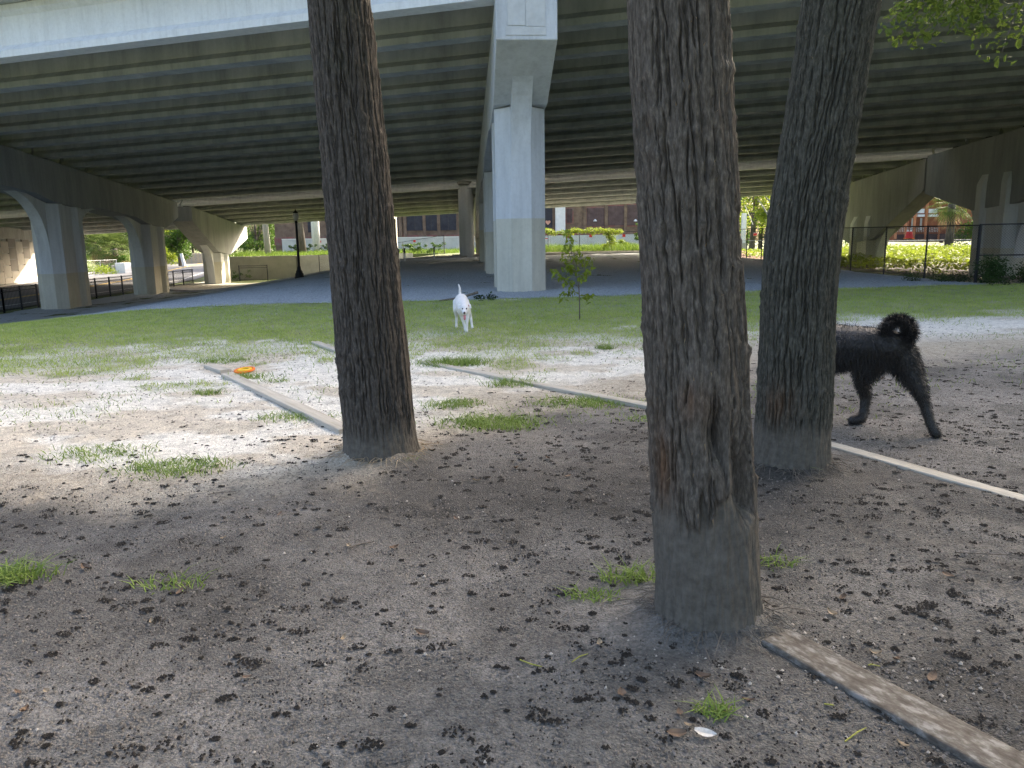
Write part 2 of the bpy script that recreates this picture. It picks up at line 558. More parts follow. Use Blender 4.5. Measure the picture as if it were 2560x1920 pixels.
sheet('gravel_bed', M['gravel'], np.arange(-27, 15.5, .16), np.arange(17.5, 62, .16),
      lambda x, y: (y > gravel_front(x) + .5 * (fbm(x * 1.2, y * 1.2, 8, 3) - .5)) & (x > left_limit(y)) & (x < 13.85 + .0 * y) & (y < walk_y(x) - 1.55),
      .012, rough=.02)
sheet('gravel_strip', M['lightgravel'], np.arange(-26, 18, .3), np.arange(47, 72, .3),
      lambda x, y: (y > walk_y(x) + 1.3) & (y < walk_y(x) + 9 + 0 * x), .03, rough=.05)
sheet('walkway', M['walk'], np.arange(-26, 16, .25), np.arange(44, 64, .25),
      lambda x, y: (np.abs(y - walk_y(x)) < 1.4), .05)
# stone chips on the gravel bed (uncountable)
n = 26000
xs = RNG.uniform(-15, 13.6, n)
ys = gravel_front(xs) + RNG.random(n) ** 2.0 * 14 + .2
sz = RNG.uniform(.012, .034, n)
base = np.array([[1, 0, 0], [-.5, .85, .1], [-.5, -.85, -.1], [.1, 0, 1.0]])
ang = RNG.uniform(0, 2 * pi, n)
ca, sa = np.cos(ang), np.sin(ang)
P = np.zeros((n, 4, 3))
for k in range(4):
    P[:, k, 0] = xs + sz * (base[k, 0] * ca - base[k, 1] * sa)
    P[:, k, 1] = ys + sz * (base[k, 0] * sa + base[k, 1] * ca)
    P[:, k, 2] = zt(xs, ys) + zmicro(xs, ys) + .012 + sz * base[k, 2] * .9
q = (np.arange(n) * 4)[:, None, None] + np.array([[0, 1, 3], [1, 2, 3], [2, 0, 3]])[None]
tag(obj('gravel_stones', np_mesh('gravel_stones', P.reshape(-1, 3), q.reshape(-1, 3), False, M['gravel'])), 'blue grey stones of the gravel bed under the overpass', None, None, 'stuff')


# ---- road on the left, with kerbs and markings
def road_l(y): return np.interp(y, [20, 45, 63, 88, 134, 206, 300], [-29.5, -35.5, -41.0, -48.6, -62.6, -84.6, -113])


def road_r(y): return np.interp(y, [20, 38, 57, 70, 90, 134, 206, 300], [-23.4, -25.0, -26.4, -28.5, -34.3, -47, -68, -95])


def ribbon(name, mat, fa, fb, lift, y0=20., y1=300., kind='structure', step=1.0, thick=0.0):
    yy = np.arange(y0, y1 + step, step)
    a = np.stack([fa(yy), yy, zt(fa(yy), yy) + lift], -1)
    b = np.stack([fb(yy), yy, zt(fb(yy), yy) + lift], -1)
    mb = MB()
    if thick:
        rings = [[a[i] - [0, 0, thick], b[i] - [0, 0, thick], b[i], a[i]] for i in range(len(yy))]
        mb.loft(rings)
    else:
        P = np.concatenate([a, b])
        k = len(yy)
        mb.add(P, [(i, k + i, k + i + 1, i + 1) for i in range(k - 1)])
    o = mb.build(name, mat)
    return tag(o, None, None, None, kind)


ribbon('road', M['asphalt'], road_l, road_r, .06)
ribbon('kerb', M['walk'], lambda y: road_l(y) - .35, road_l, .17, thick=.4)
ribbon('road_line', M['paint_w'], lambda y: road_l(y) + 1.6, lambda y: road_l(y) + 1.76, .072, 34, 300)
for dx in (0, .3):
    ribbon('road_line', M['paint_y'], lambda y, dx=dx: road_l(y) * .45 + road_r(y) * .55 + dx, lambda y, dx=dx: road_l(y) * .45 + road_r(y) * .55 + dx + .13, .072, 34, 300)
ribbon('road_line', M['paint_w'], lambda y: road_r(y) - 1.3, lambda y: road_r(y) - 1.16, .072, 30, 300)

# ================================================================== OVERPASSES
G = Vector((-.975, .2206, -.0314))            # along the girders, to the left and slightly down
N = Vector((.2206, .975, 0)).normalized()     # across the girders, away
BD = Vector((-.06, 1, 0)).normalized()        # along the pier caps
BP = Vector((1, .06, 0)).normalized()


def xc(d): return .25 - .06 * (d - 23.4)


def P0(d, t, z): return Vector((xc(d), d, z)) + G * t


GDEPTH = 1.4
sec = [(-.28, 0), (.28, 0), (.28, .18), (.09, .36), (.09, 1.12), (.21, 1.24), (.21, GDEPTH), (-.21, GDEPTH), (-.21, 1.24), (-.09, 1.12), (-.09, .36), (-.28, .18)]


def girder_mesh(L, mat):
    mb = MB()
    rings = []
    for s in np.linspace(0, L, 2):
        rings.append([-G * s + N * u + Vector((0, 0, w_)) for u, w_ in sec])
    mb.loft(rings)
    return mb.mesh('girder', mat)


def column(parent, d, t, zsoff, ztop_extra=.05, first=False, last=False, slope=.404, tall=0.0):
    """pier column: half-hexagon ends, fluted sides, two paint bands"""
    c = P0(d, t, 0)
    zb = float(zt(c.x, c.y)) - .35
    plan = [(-.28, -1.5), (.28, -1.5), (.70, -1.12), (.70, -.72), (.50, -.46), (.50, .46), (.70, .72), (.70, 1.12), (.28, 1.5), (-.28, 1.5), (-.70, 1.12), (-.70, .72), (-.50, .46), (-.50, -.46), (-.70, -.72), (-.70, -1.12)]
    zmid = zb + .35 + (2.05 if d < 30 and abs(t) < 1 else 1.75)
    pts = [Vector((c.x, c.y, 0)) + BP * u + BD * v for u, v in plan]
    mb = MB()
    mb.loft([[(p.x, p.y, zb) for p in pts], [(p.x, p.y, zmid) for p in pts]], cap=False)
    o = mb.build('column', M['coat_beige'], parent)
    mb = MB()
    mb.loft([[(p.x, p.y, zmid) for p in pts], [(p.x, p.y, zsoff + ztop_extra) for p in pts]])
    up = mb.build('shaft', M['coat_grey'], o)
    if tall:
        mb = MB()
        pin = [Vector((c.x, c.y, 0)) + BP * (math.copysign(.5, u)) + BD * (v * .8) for u, v in plan]
        mb.loft([[(p.x, p.y, zsoff + .05) for p in pts], [(p.x, p.y, zsoff + tall) for p in pts], [(p.x, p.y, zsoff + tall + .7) for p in pin]])
        mb.build('shaft_head', M['coat_grey'], o)
    # flared ribs that run out into the cap
    R = 1.75 if abs(t) < 1 else 2.5
    for sgn in (-1, 1):
        free = (sgn < 0 and first) or (sgn > 0 and last)
        ex = 1.35 if free else R
        Rv_ = R
        rise = (slope * (ex - .05) if free else .23) - sgn * .0679 * (1.5 + ex) + .02
        mb = MB()
        p0_, p1_, p2_ = (1.5, -R), (1.5, .05), (1.5 + ex, rise)
        arc = [((1 - q) ** 2 * p0_[0] + 2 * q * (1 - q) * p1_[0] + q * q * p2_[0], (1 - q) ** 2 * p0_[1] + 2 * q * (1 - q) * p1_[1] + q * q * p2_[1]) for q in np.linspace(0, 1, 14)]
        prof = [(1.40, -R), (1.40, .3), (p2_[0] - .15, rise + .1)] + arc[::-1]
        A = [Vector((c.x, c.y, zsoff + w_)) + BP * (-.27) + BD * (sgn * v) for v, w_ in prof]
        B = [Vector((c.x, c.y, zsoff + w_)) + BP * (.27) + BD * (sgn * v) for v, w_ in prof]
        mb.loft([A, B])
        mb.build('rib', M['coat_grey'], o)
    return o


def cap_beam(parent, t, d0, d1, zfun, cols, mat, cd=1.95, hw=.74, ed=1.02):
    """tapered pier cap; zfun(d) is the underside of the girders"""
    prof = [(d0, ed)]
    first, last = cols[0], cols[-1]
    prof += [(first - 1.55, cd)]
    for k, cc in enumerate(cols):
        prof += [(cc + 1.55, cd)] if k == len(cols) - 1 else [(cc + 1.55, cd), (cc + 3.0, cd - .23), (cols[k + 1] - 3.0, cd - .23), (cols[k + 1] - 1.55, cd)]
    prof += [(d1, ed)]
    mb = MB()
    rings = []
    for d, dep in prof:
        zt_ = zfun(d) - .07
        p = P0(d, t, 0)
        dz = G.z * t
        rings.append([Vector((p.x, p.y, zt_ - dep + dz)) - BP * hw, Vector((p.x, p.y, zt_ - dep + dz)) + BP * hw, Vector((p.x, p.y, zt_ + dz)) + BP * hw, Vector((p.x, p.y, zt_ + dz)) - BP * hw])
    mb.loft(rings)
    return mb.build('pier_cap', mat, parent, bevel=.025)


def overpass(name, label, d0, n, zfun, ts, capcols, tl, tr, base, on=1.15, of=1.15):
    root = thing(name, label, 'overpass', base)
    S = 2.6
    dl = d0 + S * (n - 1)
    bounds = sorted(list(ts) + [tl, tr], reverse=True)
    for a, b in zip(bounds[:-1], bounds[1:]):
        gm = girder_mesh(a - b - .16, M['conc_dark'])
        gw_ = girder_mesh(a - b - .16, M['edge_bright_coat'])
        for i in range(n):
            d = d0 + S * i
            o = obj('girder', gw_ if i == 0 else gm, root)
            o.location = P0(d, a - .08, zfun(d)) - Vector(base)
    # deck with overhangs, following the crossfall
    mb = MB()
    rings = []
    for t in (tl, tr):
        r = []
        for d, up in ((d0 - on, .03), (d0 - .3, 0), (dl + .3, 0), (dl + of, .03)):
            r.append(P0(d, t, zfun(d) + GDEPTH + .004 + up))
        for d in (dl + of, d0 - on):
            r.append(P0(d, t, zfun(d) + GDEPTH + .26))
        rings.append(r)
    mb.loft(rings)
    mb.build('deck', M['conc_dark'], root)
    for d in (d0 - on + .2, dl + of - .2):
        mb = MB()
        rings = []
        for t in (tl, tr):
            z0 = zfun(d) + GDEPTH + .255
            rings.append([P0(d - .2, t, z0), P0(d + .2, t, z0), P0(d + .09, t, z0 + 1.0), P0(d - .09, t, z0 + 1.0)])
        mb.loft(rings)
        mb.build('parapet', M['conc'], root)
    for t in ts:
        cd = (3.5 if t < -5 else 1.95) if n > 6 else (4.1 if t < -5 else 2.8)
        ed = (2.1 if n > 6 else 1.8) if t < -5 else 1.02
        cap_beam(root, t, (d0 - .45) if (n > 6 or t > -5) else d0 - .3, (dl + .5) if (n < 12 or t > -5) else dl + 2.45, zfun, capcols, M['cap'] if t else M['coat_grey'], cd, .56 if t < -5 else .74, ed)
        slope = (cd - ed) / (capcols[0] - 1.55 - d0 + .45)
        for d in capcols:
            column(root, d, t, zfun(d) + G.z * t - .07 - cd, .05, d == capcols[0], d == capcols[-1], slope, 1.15 if (t < -5) else 0.0)
        for i in range(n):      # bearing pads
            d = d0 + S * i
            for q in (-.32, .32):
                MB().box(P0(d, t + q, zfun(d) - .035), (.36, .4, .068)).build('bearing_pad', M['iron'], root)
    return root


z1 = lambda d: 7.23 - .0679 * (d - 20)
z2 = lambda d: 4.98 - .083 * (d - 51.5)
ov1 = overpass('overpass', 'wide grey concrete overpass spanning the whole top of the picture, nearest of the two', 20.0, 12, z1, (22.9, 0.0, -26.5), (23.4, 34.3, 45.2), 44.5, -80.0, (0.25, 23.4, 0), of=1.12)
ov2 = overpass('overpass', 'narrower overpass running behind the wide one, its pale edge a bright line', 51.5, 6, z2, (22.6, 0.0, -26.5), (58.0,), 47.5, -80.0, (-1.8, 58.0, 0.3), on=1.1)

# pale patch on the near cap end
pe = P0(19.55, 0, 0)
mb = MB()
for (u0, u1, w0, w1) in ((-.46, -.03, .32, .95), (-.02, .44, .30, .93), (-.5, .46, .1, .29)):
    a = Vector((pe.x, pe.y - .012, z1(19.55) - 1.09)) + BP * ((u0 + u1) / 2) + Vector((0, 0, (w0 + w1) / 2))
    mb.box(a, (u1 - u0, .012, w1 - w0), rz=.06)
M['patch'] = pm('fresh_concrete_patch', [(.35, (.52, .53, .52)), (.65, (.62, .63, .62))], 4, .8, .2, 30)
mb.build('repair_patch', M['patch'], ov1)

# third pier by the far edge and the round column between the two decks
p = at(1168, 640, 52)
rc = thing('round_column', 'smooth round grey concrete column standing behind the big central pier', 'column', (p.x, p.y, .3))
zt_ = 5.6
MB().lathe((p.x, p.y, 0), [(.5, .1), (.5, zt_ - .5)], 28).build('shaft', M['coat_grey'], rc, True)
MB().lathe((p.x, p.y, 0), [(.56, zt_ - .5), (.56, zt_ - .25)], 28).build('collar', M['conc'], rc, True)
p = at(966, 634, 76)
fp = thing('far_pier', 'sunlit pale concrete pier beyond the second overpass, its right side bright', 'pier', (p.x, p.y, .4))
mb = MB()
plan = [(-.85, -.9), (-.25, -.9), (-.15, -.78), (.45, -.78), (.55, -.9), (.85, -.9), (1.0, -.6), (1.0, -.1), (.86, 0), (.86, .5), (1.0, .6), (1.0, .95), (-.85, .95)]
mb.prism([(p.x + u, p.y + v) for u, v in plan], .0, 5.2)
mb.build('shaft', M['coat_beige'], fp)
mb = MB().box((p.x + .05, p.y, 5.5), (6.5, 1.7, .8))
mb.build('pier_cap', M['conc'], fp)

# ---- abutment wall of staggered panels at the far left
A0, A1 = Vector((-39.2, 52, 0)), Vector((-45.6, 80, 0))
ad = (A1 - A0).normalized()
an = Vector((ad.y, -ad.x, 0))
ab = thing('retaining_wall', 'tan retaining wall of staggered concrete panels at the far left across the road', 'wall', (A0.x, A0.y, -1.5))
L = (A1 - A0).length
mid = (A0 + A1) / 2 - an * .35
mb = MB()
mb.bar(Vector((A0.x, A0.y, .35)) - an * .33, Vector((A1.x, A1.y, .35)) - an * .33, .5, 4.4)
mb.build('backing', M['conc_dark'], ab)
mb = MB()
mb.bar(Vector((A0.x, A0.y, 2.95)) - an * .1, Vector((A1.x, A1.y, 2.55)) - an * .1, .9, .9)
mb.build('abutment_cap', M['conc'], ab)
PW, PH = 1.55, 1.0
pmesh = {}
for key, mt in (('a', M['panel']), ('b', M['panel_dark'])):
    mb = MB()
    mb.bar(Vector((0, 0, 0)) + ad * .02, Vector((0, 0, 0)) + ad * (PW - .03), .14, PH - .05)
    pmesh[key] = mb.mesh('panel', mt)
for cidx in range(int(L / PW)):
    for r in range(5):
        z = -1.9 + r * PH + (.5 if cidx % 2 else 0)
        if z > 1.9: continue
        o = obj('panel', pmesh['b' if (cidx % 2 == 1 and r in (1, 2, 3) and random.random() < .55) else 'a'], ab)
        o.location = Vector((A0.x, A0.y, z + PH / 2)) + ad * (cidx * PW) - ab.location
# ================================================================== PALM TREES
def bark_mat(name, tint, mudh):
    mt = bpy.data.materials.new(name)
    mt.use_nodes = True
    nt = mt.node_tree
    bs = nt.nodes['Principled BSDF']
    tc = nt.nodes.new('ShaderNodeTexCoord')

    def noise(scale, st, det=8, ro=.65):
        mp = nt.nodes.new('ShaderNodeMapping')
        mp.inputs['Scale'].default_value = st
        nt.links.new(tc.outputs['Object'], mp.inputs[0])
        n = nt.nodes.new('ShaderNodeTexNoise')
        n.inputs['Scale'].default_value = scale
        n.inputs['Detail'].default_value = det
        n.inputs['Roughness'].default_value = ro
        nt.links.new(mp.outputs[0], n.inputs['Vector'])
        return n
    n1 = noise(90, (1, 1, .30))
    r1 = ramp(nt, [(.28, g3(.045, *tint)), (.42, g3(.08, *tint)), (.55, g3(.125, *tint)), (.74, g3(.23, *tint))])
    nt.links.new(n1.outputs['Fac'], r1.inputs[0])
    # lichen and ochre wear
    n2 = noise(3.2, (1, 1, .6))
    r2 = ramp(nt, [(.58, (0, 0, 0)), (.72, (1, 1, 1))])
    nt.links.new(n2.outputs['Fac'], r2.inputs[0])
    mx = nt.nodes.new('ShaderNodeMix')
    mx.data_type = 'RGBA'
    nt.links.new(r1.outputs[0], mx.inputs[6])
    mx.inputs[7].default_value = (.06, .066, .045, 1) if tint[0] < 1.0 else (.13, .09, .06, 1)
    ml = nt.nodes.new('ShaderNodeMath')
    ml.operation = 'MULTIPLY'
    ml.inputs[1].default_value = .55
    nt.links.new(r2.outputs[0], ml.inputs[0])
    nt.links.new(ml.outputs[0], mx.inputs[0])
    # mud splashed on the foot: painted by the attribute
    at_ = nt.nodes.new('ShaderNodeVertexColor')
    at_.layer_name = 'mud'
    mx2 = nt.nodes.new('ShaderNodeMix')
    mx2.data_type = 'RGBA'
    nt.links.new(mx.outputs[2], mx2.inputs[6])
    n3 = noise(30, (1, 1, 1))
    r3 = ramp(nt, [(.3, (.095, .086, .072)), (.7, (.18, .163, .138))])
    nt.links.new(n3.outputs['Fac'], r3.inputs[0])
    nt.links.new(r3.outputs[0], mx2.inputs[7])
    sp = nt.nodes.new('ShaderNodeSeparateColor')
    nt.links.new(at_.outputs[0], sp.inputs[0])
    nt.links.new(sp.outputs[0], mx2.inputs[0])
    mx3 = nt.nodes.new('ShaderNodeMix')
    mx3.data_type = 'RGBA'
    nt.links.new(mx2.outputs[2], mx3.inputs[6])
    r5 = ramp(nt, [(.3, (.07, .036, .02)), (.7, (.2, .115, .065))])
    nt.links.new(n1.outputs['Fac'], r5.inputs[0])
    nt.links.new(r5.outputs[0], mx3.inputs[7])
    nt.links.new(sp.outputs[1], mx3.inputs[0])
    nt.links.new(mx3.outputs[2], bs.inputs['Base Color'])
    bs.inputs['Roughness'].default_value = .95
    bs.inputs['Specular IOR Level'].default_value = .15
    n4 = noise(85, (1, 1, .16), 5)
    b = nt.nodes.new('ShaderNodeBump')
    b.inputs['Strength'].default_value = .7
    b.inputs['Distance'].default_value = .012
    nt.links.new(n4.outputs['Fac'], b.inputs['Height'])
    nt.links.new(b.outputs[0], bs.inputs['Normal'])
    return mt


def frond_fan(mb, base, direction, length, size, nleaf=24):
    """one costapalmate fan leaf"""
    d = Vector(direction).normalized()
    tip = Vector(base) + d * length
    mb.tube([base, Vector(base) + d * length * .5 + Vector((0, 0, .04)), tip], [.022, .016, .01], 5)
    side = d.cross(Vector((0, 0, 1))).normalized()
    upv = side.cross(d)
    for k in range(nleaf):
        a = (k / (nleaf - 1) - .5) * radians(250)
        dirv = (d * cos(a) + side * sin(a)).normalized()
        L = size * (1 - .35 * abs(a) / radians(125)) * random.uniform(.85, 1.1)
        wv = dirv.cross(upv).normalized() * size * .028
        p0 = tip
        p1 = tip + dirv * L * .55 + upv * .02
        p2 = tip + dirv * L + Vector((0, 0, -.28 * L))
        mb.add([p0 - wv * .5, p0 + wv * .5, p1 + wv, p1 - wv, p2], [(0, 1, 2, 3), (3, 2, 4)])


def palm(label, base, mid, top, r0, r1, seed, tint, mudh, torn=None, crown_z=7.4):
    base, mid, top = Vector(base), Vector(mid), Vector(top)
    root = thing('palm_tree', label, 'palm tree', (base.x, base.y, 0), 'palm trunks in the foreground')
    nt_, dz = 620, .0175
    zs = np.concatenate([np.arange(-.06, top.z + .5, dz), np.arange(top.z + .5, crown_z, .08)])
    th = np.linspace(0, 2 * pi, nt_, endpoint=False)
    T, Zg = np.meshgrid(th, zs)
    X, Y = np.cos(T), np.sin(T)
    # axis through the three points, straight above
    cxv = np.interp(zs, [base.z, mid.z, top.z, crown_z], [base.x, mid.x, top.x, top.x + (top.x - mid.x) / (top.z - mid.z) * (crown_z - top.z) * .8])
    cyv = np.full_like(zs, base.y)
    k = np.hanning(61)
    k /= k.sum()
    cxs = np.convolve(np.pad(cxv, 30, mode='edge'), k, 'valid')
    r = np.interp(Zg, [0, .35, top.z, crown_z], [r0 * 1.0, r0 * .985, r1, r1 * .92])
    r = r * (1 + (.04 + .08 * vn(X * 3 + seed, Y * 3, seed + 38)) * np.exp(-np.maximum(Zg, 0) / .06))
    rr = .5 * (r0 + r1)
    # low bulges; wrap-safe coordinates on the cylinder
    r = r * (1 + .07 * (fbm(X * 1.3 + seed, Zg * 1.1 + Y * 1.3, seed, 3) - .5)) + .018 * (fbm(X * 2.5 + Y * 3 + seed * 3, Zg * 2.6 + Y, seed + 3, 3) - .5)
    u = T / (2 * pi)
    wob = .014 * (vn(Zg * 4, X * 2 + Y * 3, seed + 7) - .5) + .006 * (vn(Zg * 19, X * 4 + Y * 5, seed + 8) - .5)
    uw = (u + wob) % 1.0

    def per(nu, zfreq, s):     # noise periodic around the trunk
        a = uw * nu
        i = np.floor(a).astype(np.int64)
        f = a - i
        f = f * f * (3 - 2 * f)
        j = np.floor(Zg * zfreq).astype(np.int64)
        g = Zg * zfreq - j
        g = g * g * (3 - 2 * g)
        h = lambda ii, jj: _h(ii % nu, jj, s)
        return (h(i, j) * (1 - f) + h(i + 1, j) * f) * (1 - g) + (h(i, j + 1) * (1 - f) + h(i + 1, j + 1) * f) * g
    nbig = int(2 * pi * rr / .036)
    c2 = per(nbig * 2, 3.4, seed + 12)
    c3 = per(nbig * 5, 8.0, seed + 13)
    # narrow vertical cracks, each one laid in on its own
    crk = np.zeros_like(r)
    rg = np.random.default_rng(seed)
    zfine = int((top.z + .45) / dz)
    ncol = int(2 * pi * rr / .0165)
    for cj in range(ncol):
        tt = (cj + rg.uniform(-.25, .25)) * 2 * pi / ncol
        zc = rg.uniform(-.2, .05)
        while zc < top.z + .4:
            ln = rg.uniform(.07, .42)
            i0, i1 = max(0, int((zc + .06) / dz)), min(zfine, int((zc + ln + .06) / dz))
            t0 = tt
            slp = rg.uniform(-.09, .09)
            tt = t0 + slp * ln / rr * .4 + rg.uniform(-.004, .004) / rr
            if i1 - i0 >= 3 and rg.random() > .12:
                zz_ = zs[i0:i1]
                pth = t0 + (slp * (zz_ - zc) + .003 * np.sin(zz_ * rg.uniform(25, 70) + t0 * 9)) / rr
                wdt = rg.uniform(.0024, .0048) / rr
                tap = np.clip(np.sin(np.linspace(0.05, pi - .05, i1 - i0)) * 1.8, 0, 1)
                j0 = int((t0 % (2 * pi)) / (2 * pi) * nt_)
                jj_ = (np.arange(j0 - 20, j0 + 21)) % nt_
                dth_ = (th[jj_][None] - pth[:, None] + pi) % (2 * pi) - pi
                crk[i0:i1, jj_] = np.maximum(crk[i0:i1, jj_], rg.uniform(.55, 1.0) * np.exp(-np.abs(dth_ / wdt) ** 1.7) * tap[:, None])
            zc += ln + rg.uniform(.0, .03)
    # old leaf scars: broken horizontal lips
    lip = np.zeros_like(r)
    zc = .3
    while zc < top.z + .4:
        zl = zc + .05 * np.sin(T + rg.uniform(0, 6)) + .03 * np.sin(2 * T + rg.uniform(0, 6)) + .012 * (vn(X * 9, Y * 9 + zc, seed + 20) - .5)
        dzl = Zg - zl
        lip += np.where(dzl < 0, np.exp(dzl / .018), np.exp(-dzl / .003)) * sst(.42, .6, vn(X * 1.7 + zc * 7, Y * 1.7, seed + 23))
        zc += rg.uniform(.045, .11)
    plate = vn(X * 5 + seed, Y * 5 + Zg * 9, seed + 24)
    disp = .002 * (c2 - .5) + .003 * (c3 - .5) - .025 * crk + .0085 * lip + .003 * (plate - .5) + .0025 * (RNG.random(T.shape) - .5)
    # smooth mud-caked foot below a ragged line
    line = mudh + .10 * (vn(X * 2 + 3, Y * 2, seed + 30) - .5) + .16 * (per(nbig * 2, .01, seed + 31) - .5) * (1.3 if torn else .4)
    if torn is not None:
        line = line + .10 * np.exp(-(((T - torn + pi) % (2 * pi) - pi) / .55) ** 2) * 0
    on = sst(-.02, .02 if torn is not None else .12, Zg - line)
    disp = disp * (.16 + .84 * on) + (1 - on) * .010 * (vn(X * 14, Y * 14 + Zg * 16, seed + 37) - .5)
    if torn is not None:
        dth = ((T - torn + pi) % (2 * pi) - pi)
        flap = np.exp(-(dth / .62) ** 4) * sst(-.015, .015, Zg - line) * (1 - sst(.35, .75, Zg - line))
        disp = disp + .026 * flap
        side = np.exp(-((dth - 1.0) / .42) ** 2)
        gash = sst(.52, .62, vn(u * 26, Zg * 5.0, seed + 41)) * side * sst(.4, .5, Zg) * (1 - sst(1.45, 1.7, Zg))
        hole = np.exp(-((dth - .22) / .16) ** 2 - ((Zg - .74) / .085) ** 2) + .9 * np.exp(-((dth - .66) / .13) ** 2 - ((Zg - .62) / .12) ** 2)
        disp = disp - .075 * gash - .085 * hole
    r = r + disp
    mud = (1 - on) * (.75 + .25 * vn(X * 7, Y * 7 + Zg * 8, seed + 33))
    mud = np.maximum(mud, .35 * sst(.6, .75, vn(X * 6, Y * 6 + Zg * 5, seed + 34)) * (1 - sst(mudh, mudh + .6, Zg)))
    Vx = cxs[:, None] + r * X - base.x
    Vy = cyv[:, None] + r * Y - base.y
    Vv = np.stack([Vx, Vy, Zg], -1).reshape(-1, 3)
    nz = len(zs)
    ii = np.arange(nz * nt_).reshape(nz, nt_)
    jj = np.roll(ii, -1, axis=1)
    q = np.stack([ii[:-1], jj[:-1], jj[1:], ii[1:]], -1).reshape(-1, 4)
    me = np_mesh('trunk', Vv, q, True, bark_mat('palm_bark', tint, mudh))
    raw = np.zeros_like(mud)      # freshly torn red-brown fibre
    if torn is not None:
        raw = np.exp(-((dth + .95) / .35) ** 2 - ((Zg - .62) / .14) ** 2) + .8 * np.exp(-((dth + .15) / .3) ** 2 - ((Zg - .86) / .07) ** 2)
    elif seed == 47:
        dl = ((T - (-pi / 2 - .75) + pi) % (2 * pi) - pi)
        raw = .9 * np.exp(-(dl / .45) ** 2 - ((Zg - .42) / .13) ** 2)
    raw = np.clip(raw * .7 * (.3 + vn(X * 12, Y * 12 + Zg * 6, seed + 61)), 0, .9)
    mud = mud * (1 - raw)
    add_col(me, 'mud', np.stack([mud.ravel(), raw.ravel(), 0 * raw.ravel()], -1))
    tr = obj('trunk', me, root)
    # rootlets and litter round the foot
    mb = MB()
    for _ in range(170):
        a_ = random.uniform(0, 2 * pi)
        d0_ = Vector((cos(a_), sin(a_), 0))
        p = Vector((base.x, base.y, 0)) + d0_ * (r0 * random.uniform(.98, 1.15))
        p.z = gz(p.x, p.y) + random.uniform(.005, .05)
        e_ = p + (d0_ + Vector((random.gauss(0, .8), random.gauss(0, .8), 0))) * random.uniform(.02, .08)
        e_.z = gz(e_.x, e_.y) + random.uniform(.004, .02)
        mb.tube([p, (p + e_) / 2 + Vector((0, 0, .012)), e_], [.0022, .002, .001], 4)
    f = mb.build('rootlets', M['paleleaf'] if seed == 11 else M['twig'], root)
    f['kind'] = 'stuff'
    # loose fibres on the outline
    mb = MB()
    for _ in range(90):
        zi = random.randrange(int(.5 / dz), int((top.z) / dz))
        ti = random.randrange(nt_)
        p = Vector(Vv[zi * nt_ + ti]) + Vector((base.x, base.y, 0))
        o_ = Vector((X[zi, ti], Y[zi, ti], 0))
        tn = Vector((-o_.y, o_.x, 0)) * .002
        l = random.uniform(.008, .03)
        dirv = (o_ * .6 + Vector((0, 0, random.uniform(-1, .6)))).normalized()
        mb.add([p - tn - o_ * .004, p + tn - o_ * .004, p + dirv * l], [(0, 1, 2)])
    f = mb.build('bark_fibres', M['frond_dry'], root)
    f['kind'] = 'stuff'
    # crown of fan leaves above the frame
    topc = Vector((cxs[-1], base.y, crown_z - .1))
    mb = MB()
    for k in range(26):
        a = k * 2.399 + seed
        el = radians(65 - k * 4.6)
        frond_fan(mb, topc, (cos(a) * cos(el), sin(a) * cos(el), sin(el)), random.uniform(.9, 1.3), random.uniform(.8, 1.05))
    mb.build('crown', M['frond'], root)
    return root


palm('dark ridged palm trunk standing alone left of centre', (-.893, 5.04, 0), (-.956, 5.04, 1.43), (-1.023, 5.04, 2.87), .245, .19, 11, (.80, .70, .60), .17)
palm('thick palm trunk in front with torn bark and bare muddy foot', (.73, 2.68, 0), (.622, 2.68, 1.4), (.551, 2.68, 2.17), .190, .159, 29, (1.08, .93, .77), .48, torn=-pi / 2 - .15)
palm('mossy palm trunk leaning right, half hiding the black dog', (1.735, 4.62, 0), (1.733, 4.62, 1.387), (1.888, 4.62, 2.71), .223, .207, 47, (.74, .72, .60), .20)

# ================================================================== LEAFY THINGS
def leaf_quads(C, size, flat=.5):
    """one folded leaf (two triangles each side) per centre"""
    n = len(C)
    d = RNG.normal(size=(n, 3))
    d[:, 2] *= flat
    d /= np.linalg.norm(d, axis=1)[:, None]
    up = RNG.normal(size=(n, 3))
    up[:, 2] += .8
    s = np.cross(d, up)
    s /= np.linalg.norm(s, axis=1)[:, None]
    sz = (size * RNG.uniform(.6, 1.3, n))[:, None]
    a = C - d * sz * .5
    b = C + s * sz * .26
    cc = C + d * sz * .5
    e = C - s * sz * .26
    P = np.stack([a, b, cc, e], 1).reshape(-1, 3)
    q = np.arange(n * 4).reshape(-1, 4)
    return P, q


def clumps(centers, radii, n, squash=.75):
    centers = np.array(centers, float)
    radii = np.array(radii, float)
    w_ = radii ** 2.2
    k = RNG.choice(len(centers), n, p=w_ / w_.sum())
    d = RNG.normal(size=(n, 3))
    d /= np.linalg.norm(d, axis=1)[:, None]
    rad = radii[k] * RNG.random(n) ** .45
    d[:, 2] *= squash
    return centers[k] + d * rad[:, None]


def crown_part(name, mat, parent, centers, radii, n, size, squash=.75):
    P, q = leaf_quads(clumps(centers, radii, n, squash), size)
    org = np.array(ORG[parent.name])
    return obj(name, np_mesh(name, P - org, q, False, mat), parent)


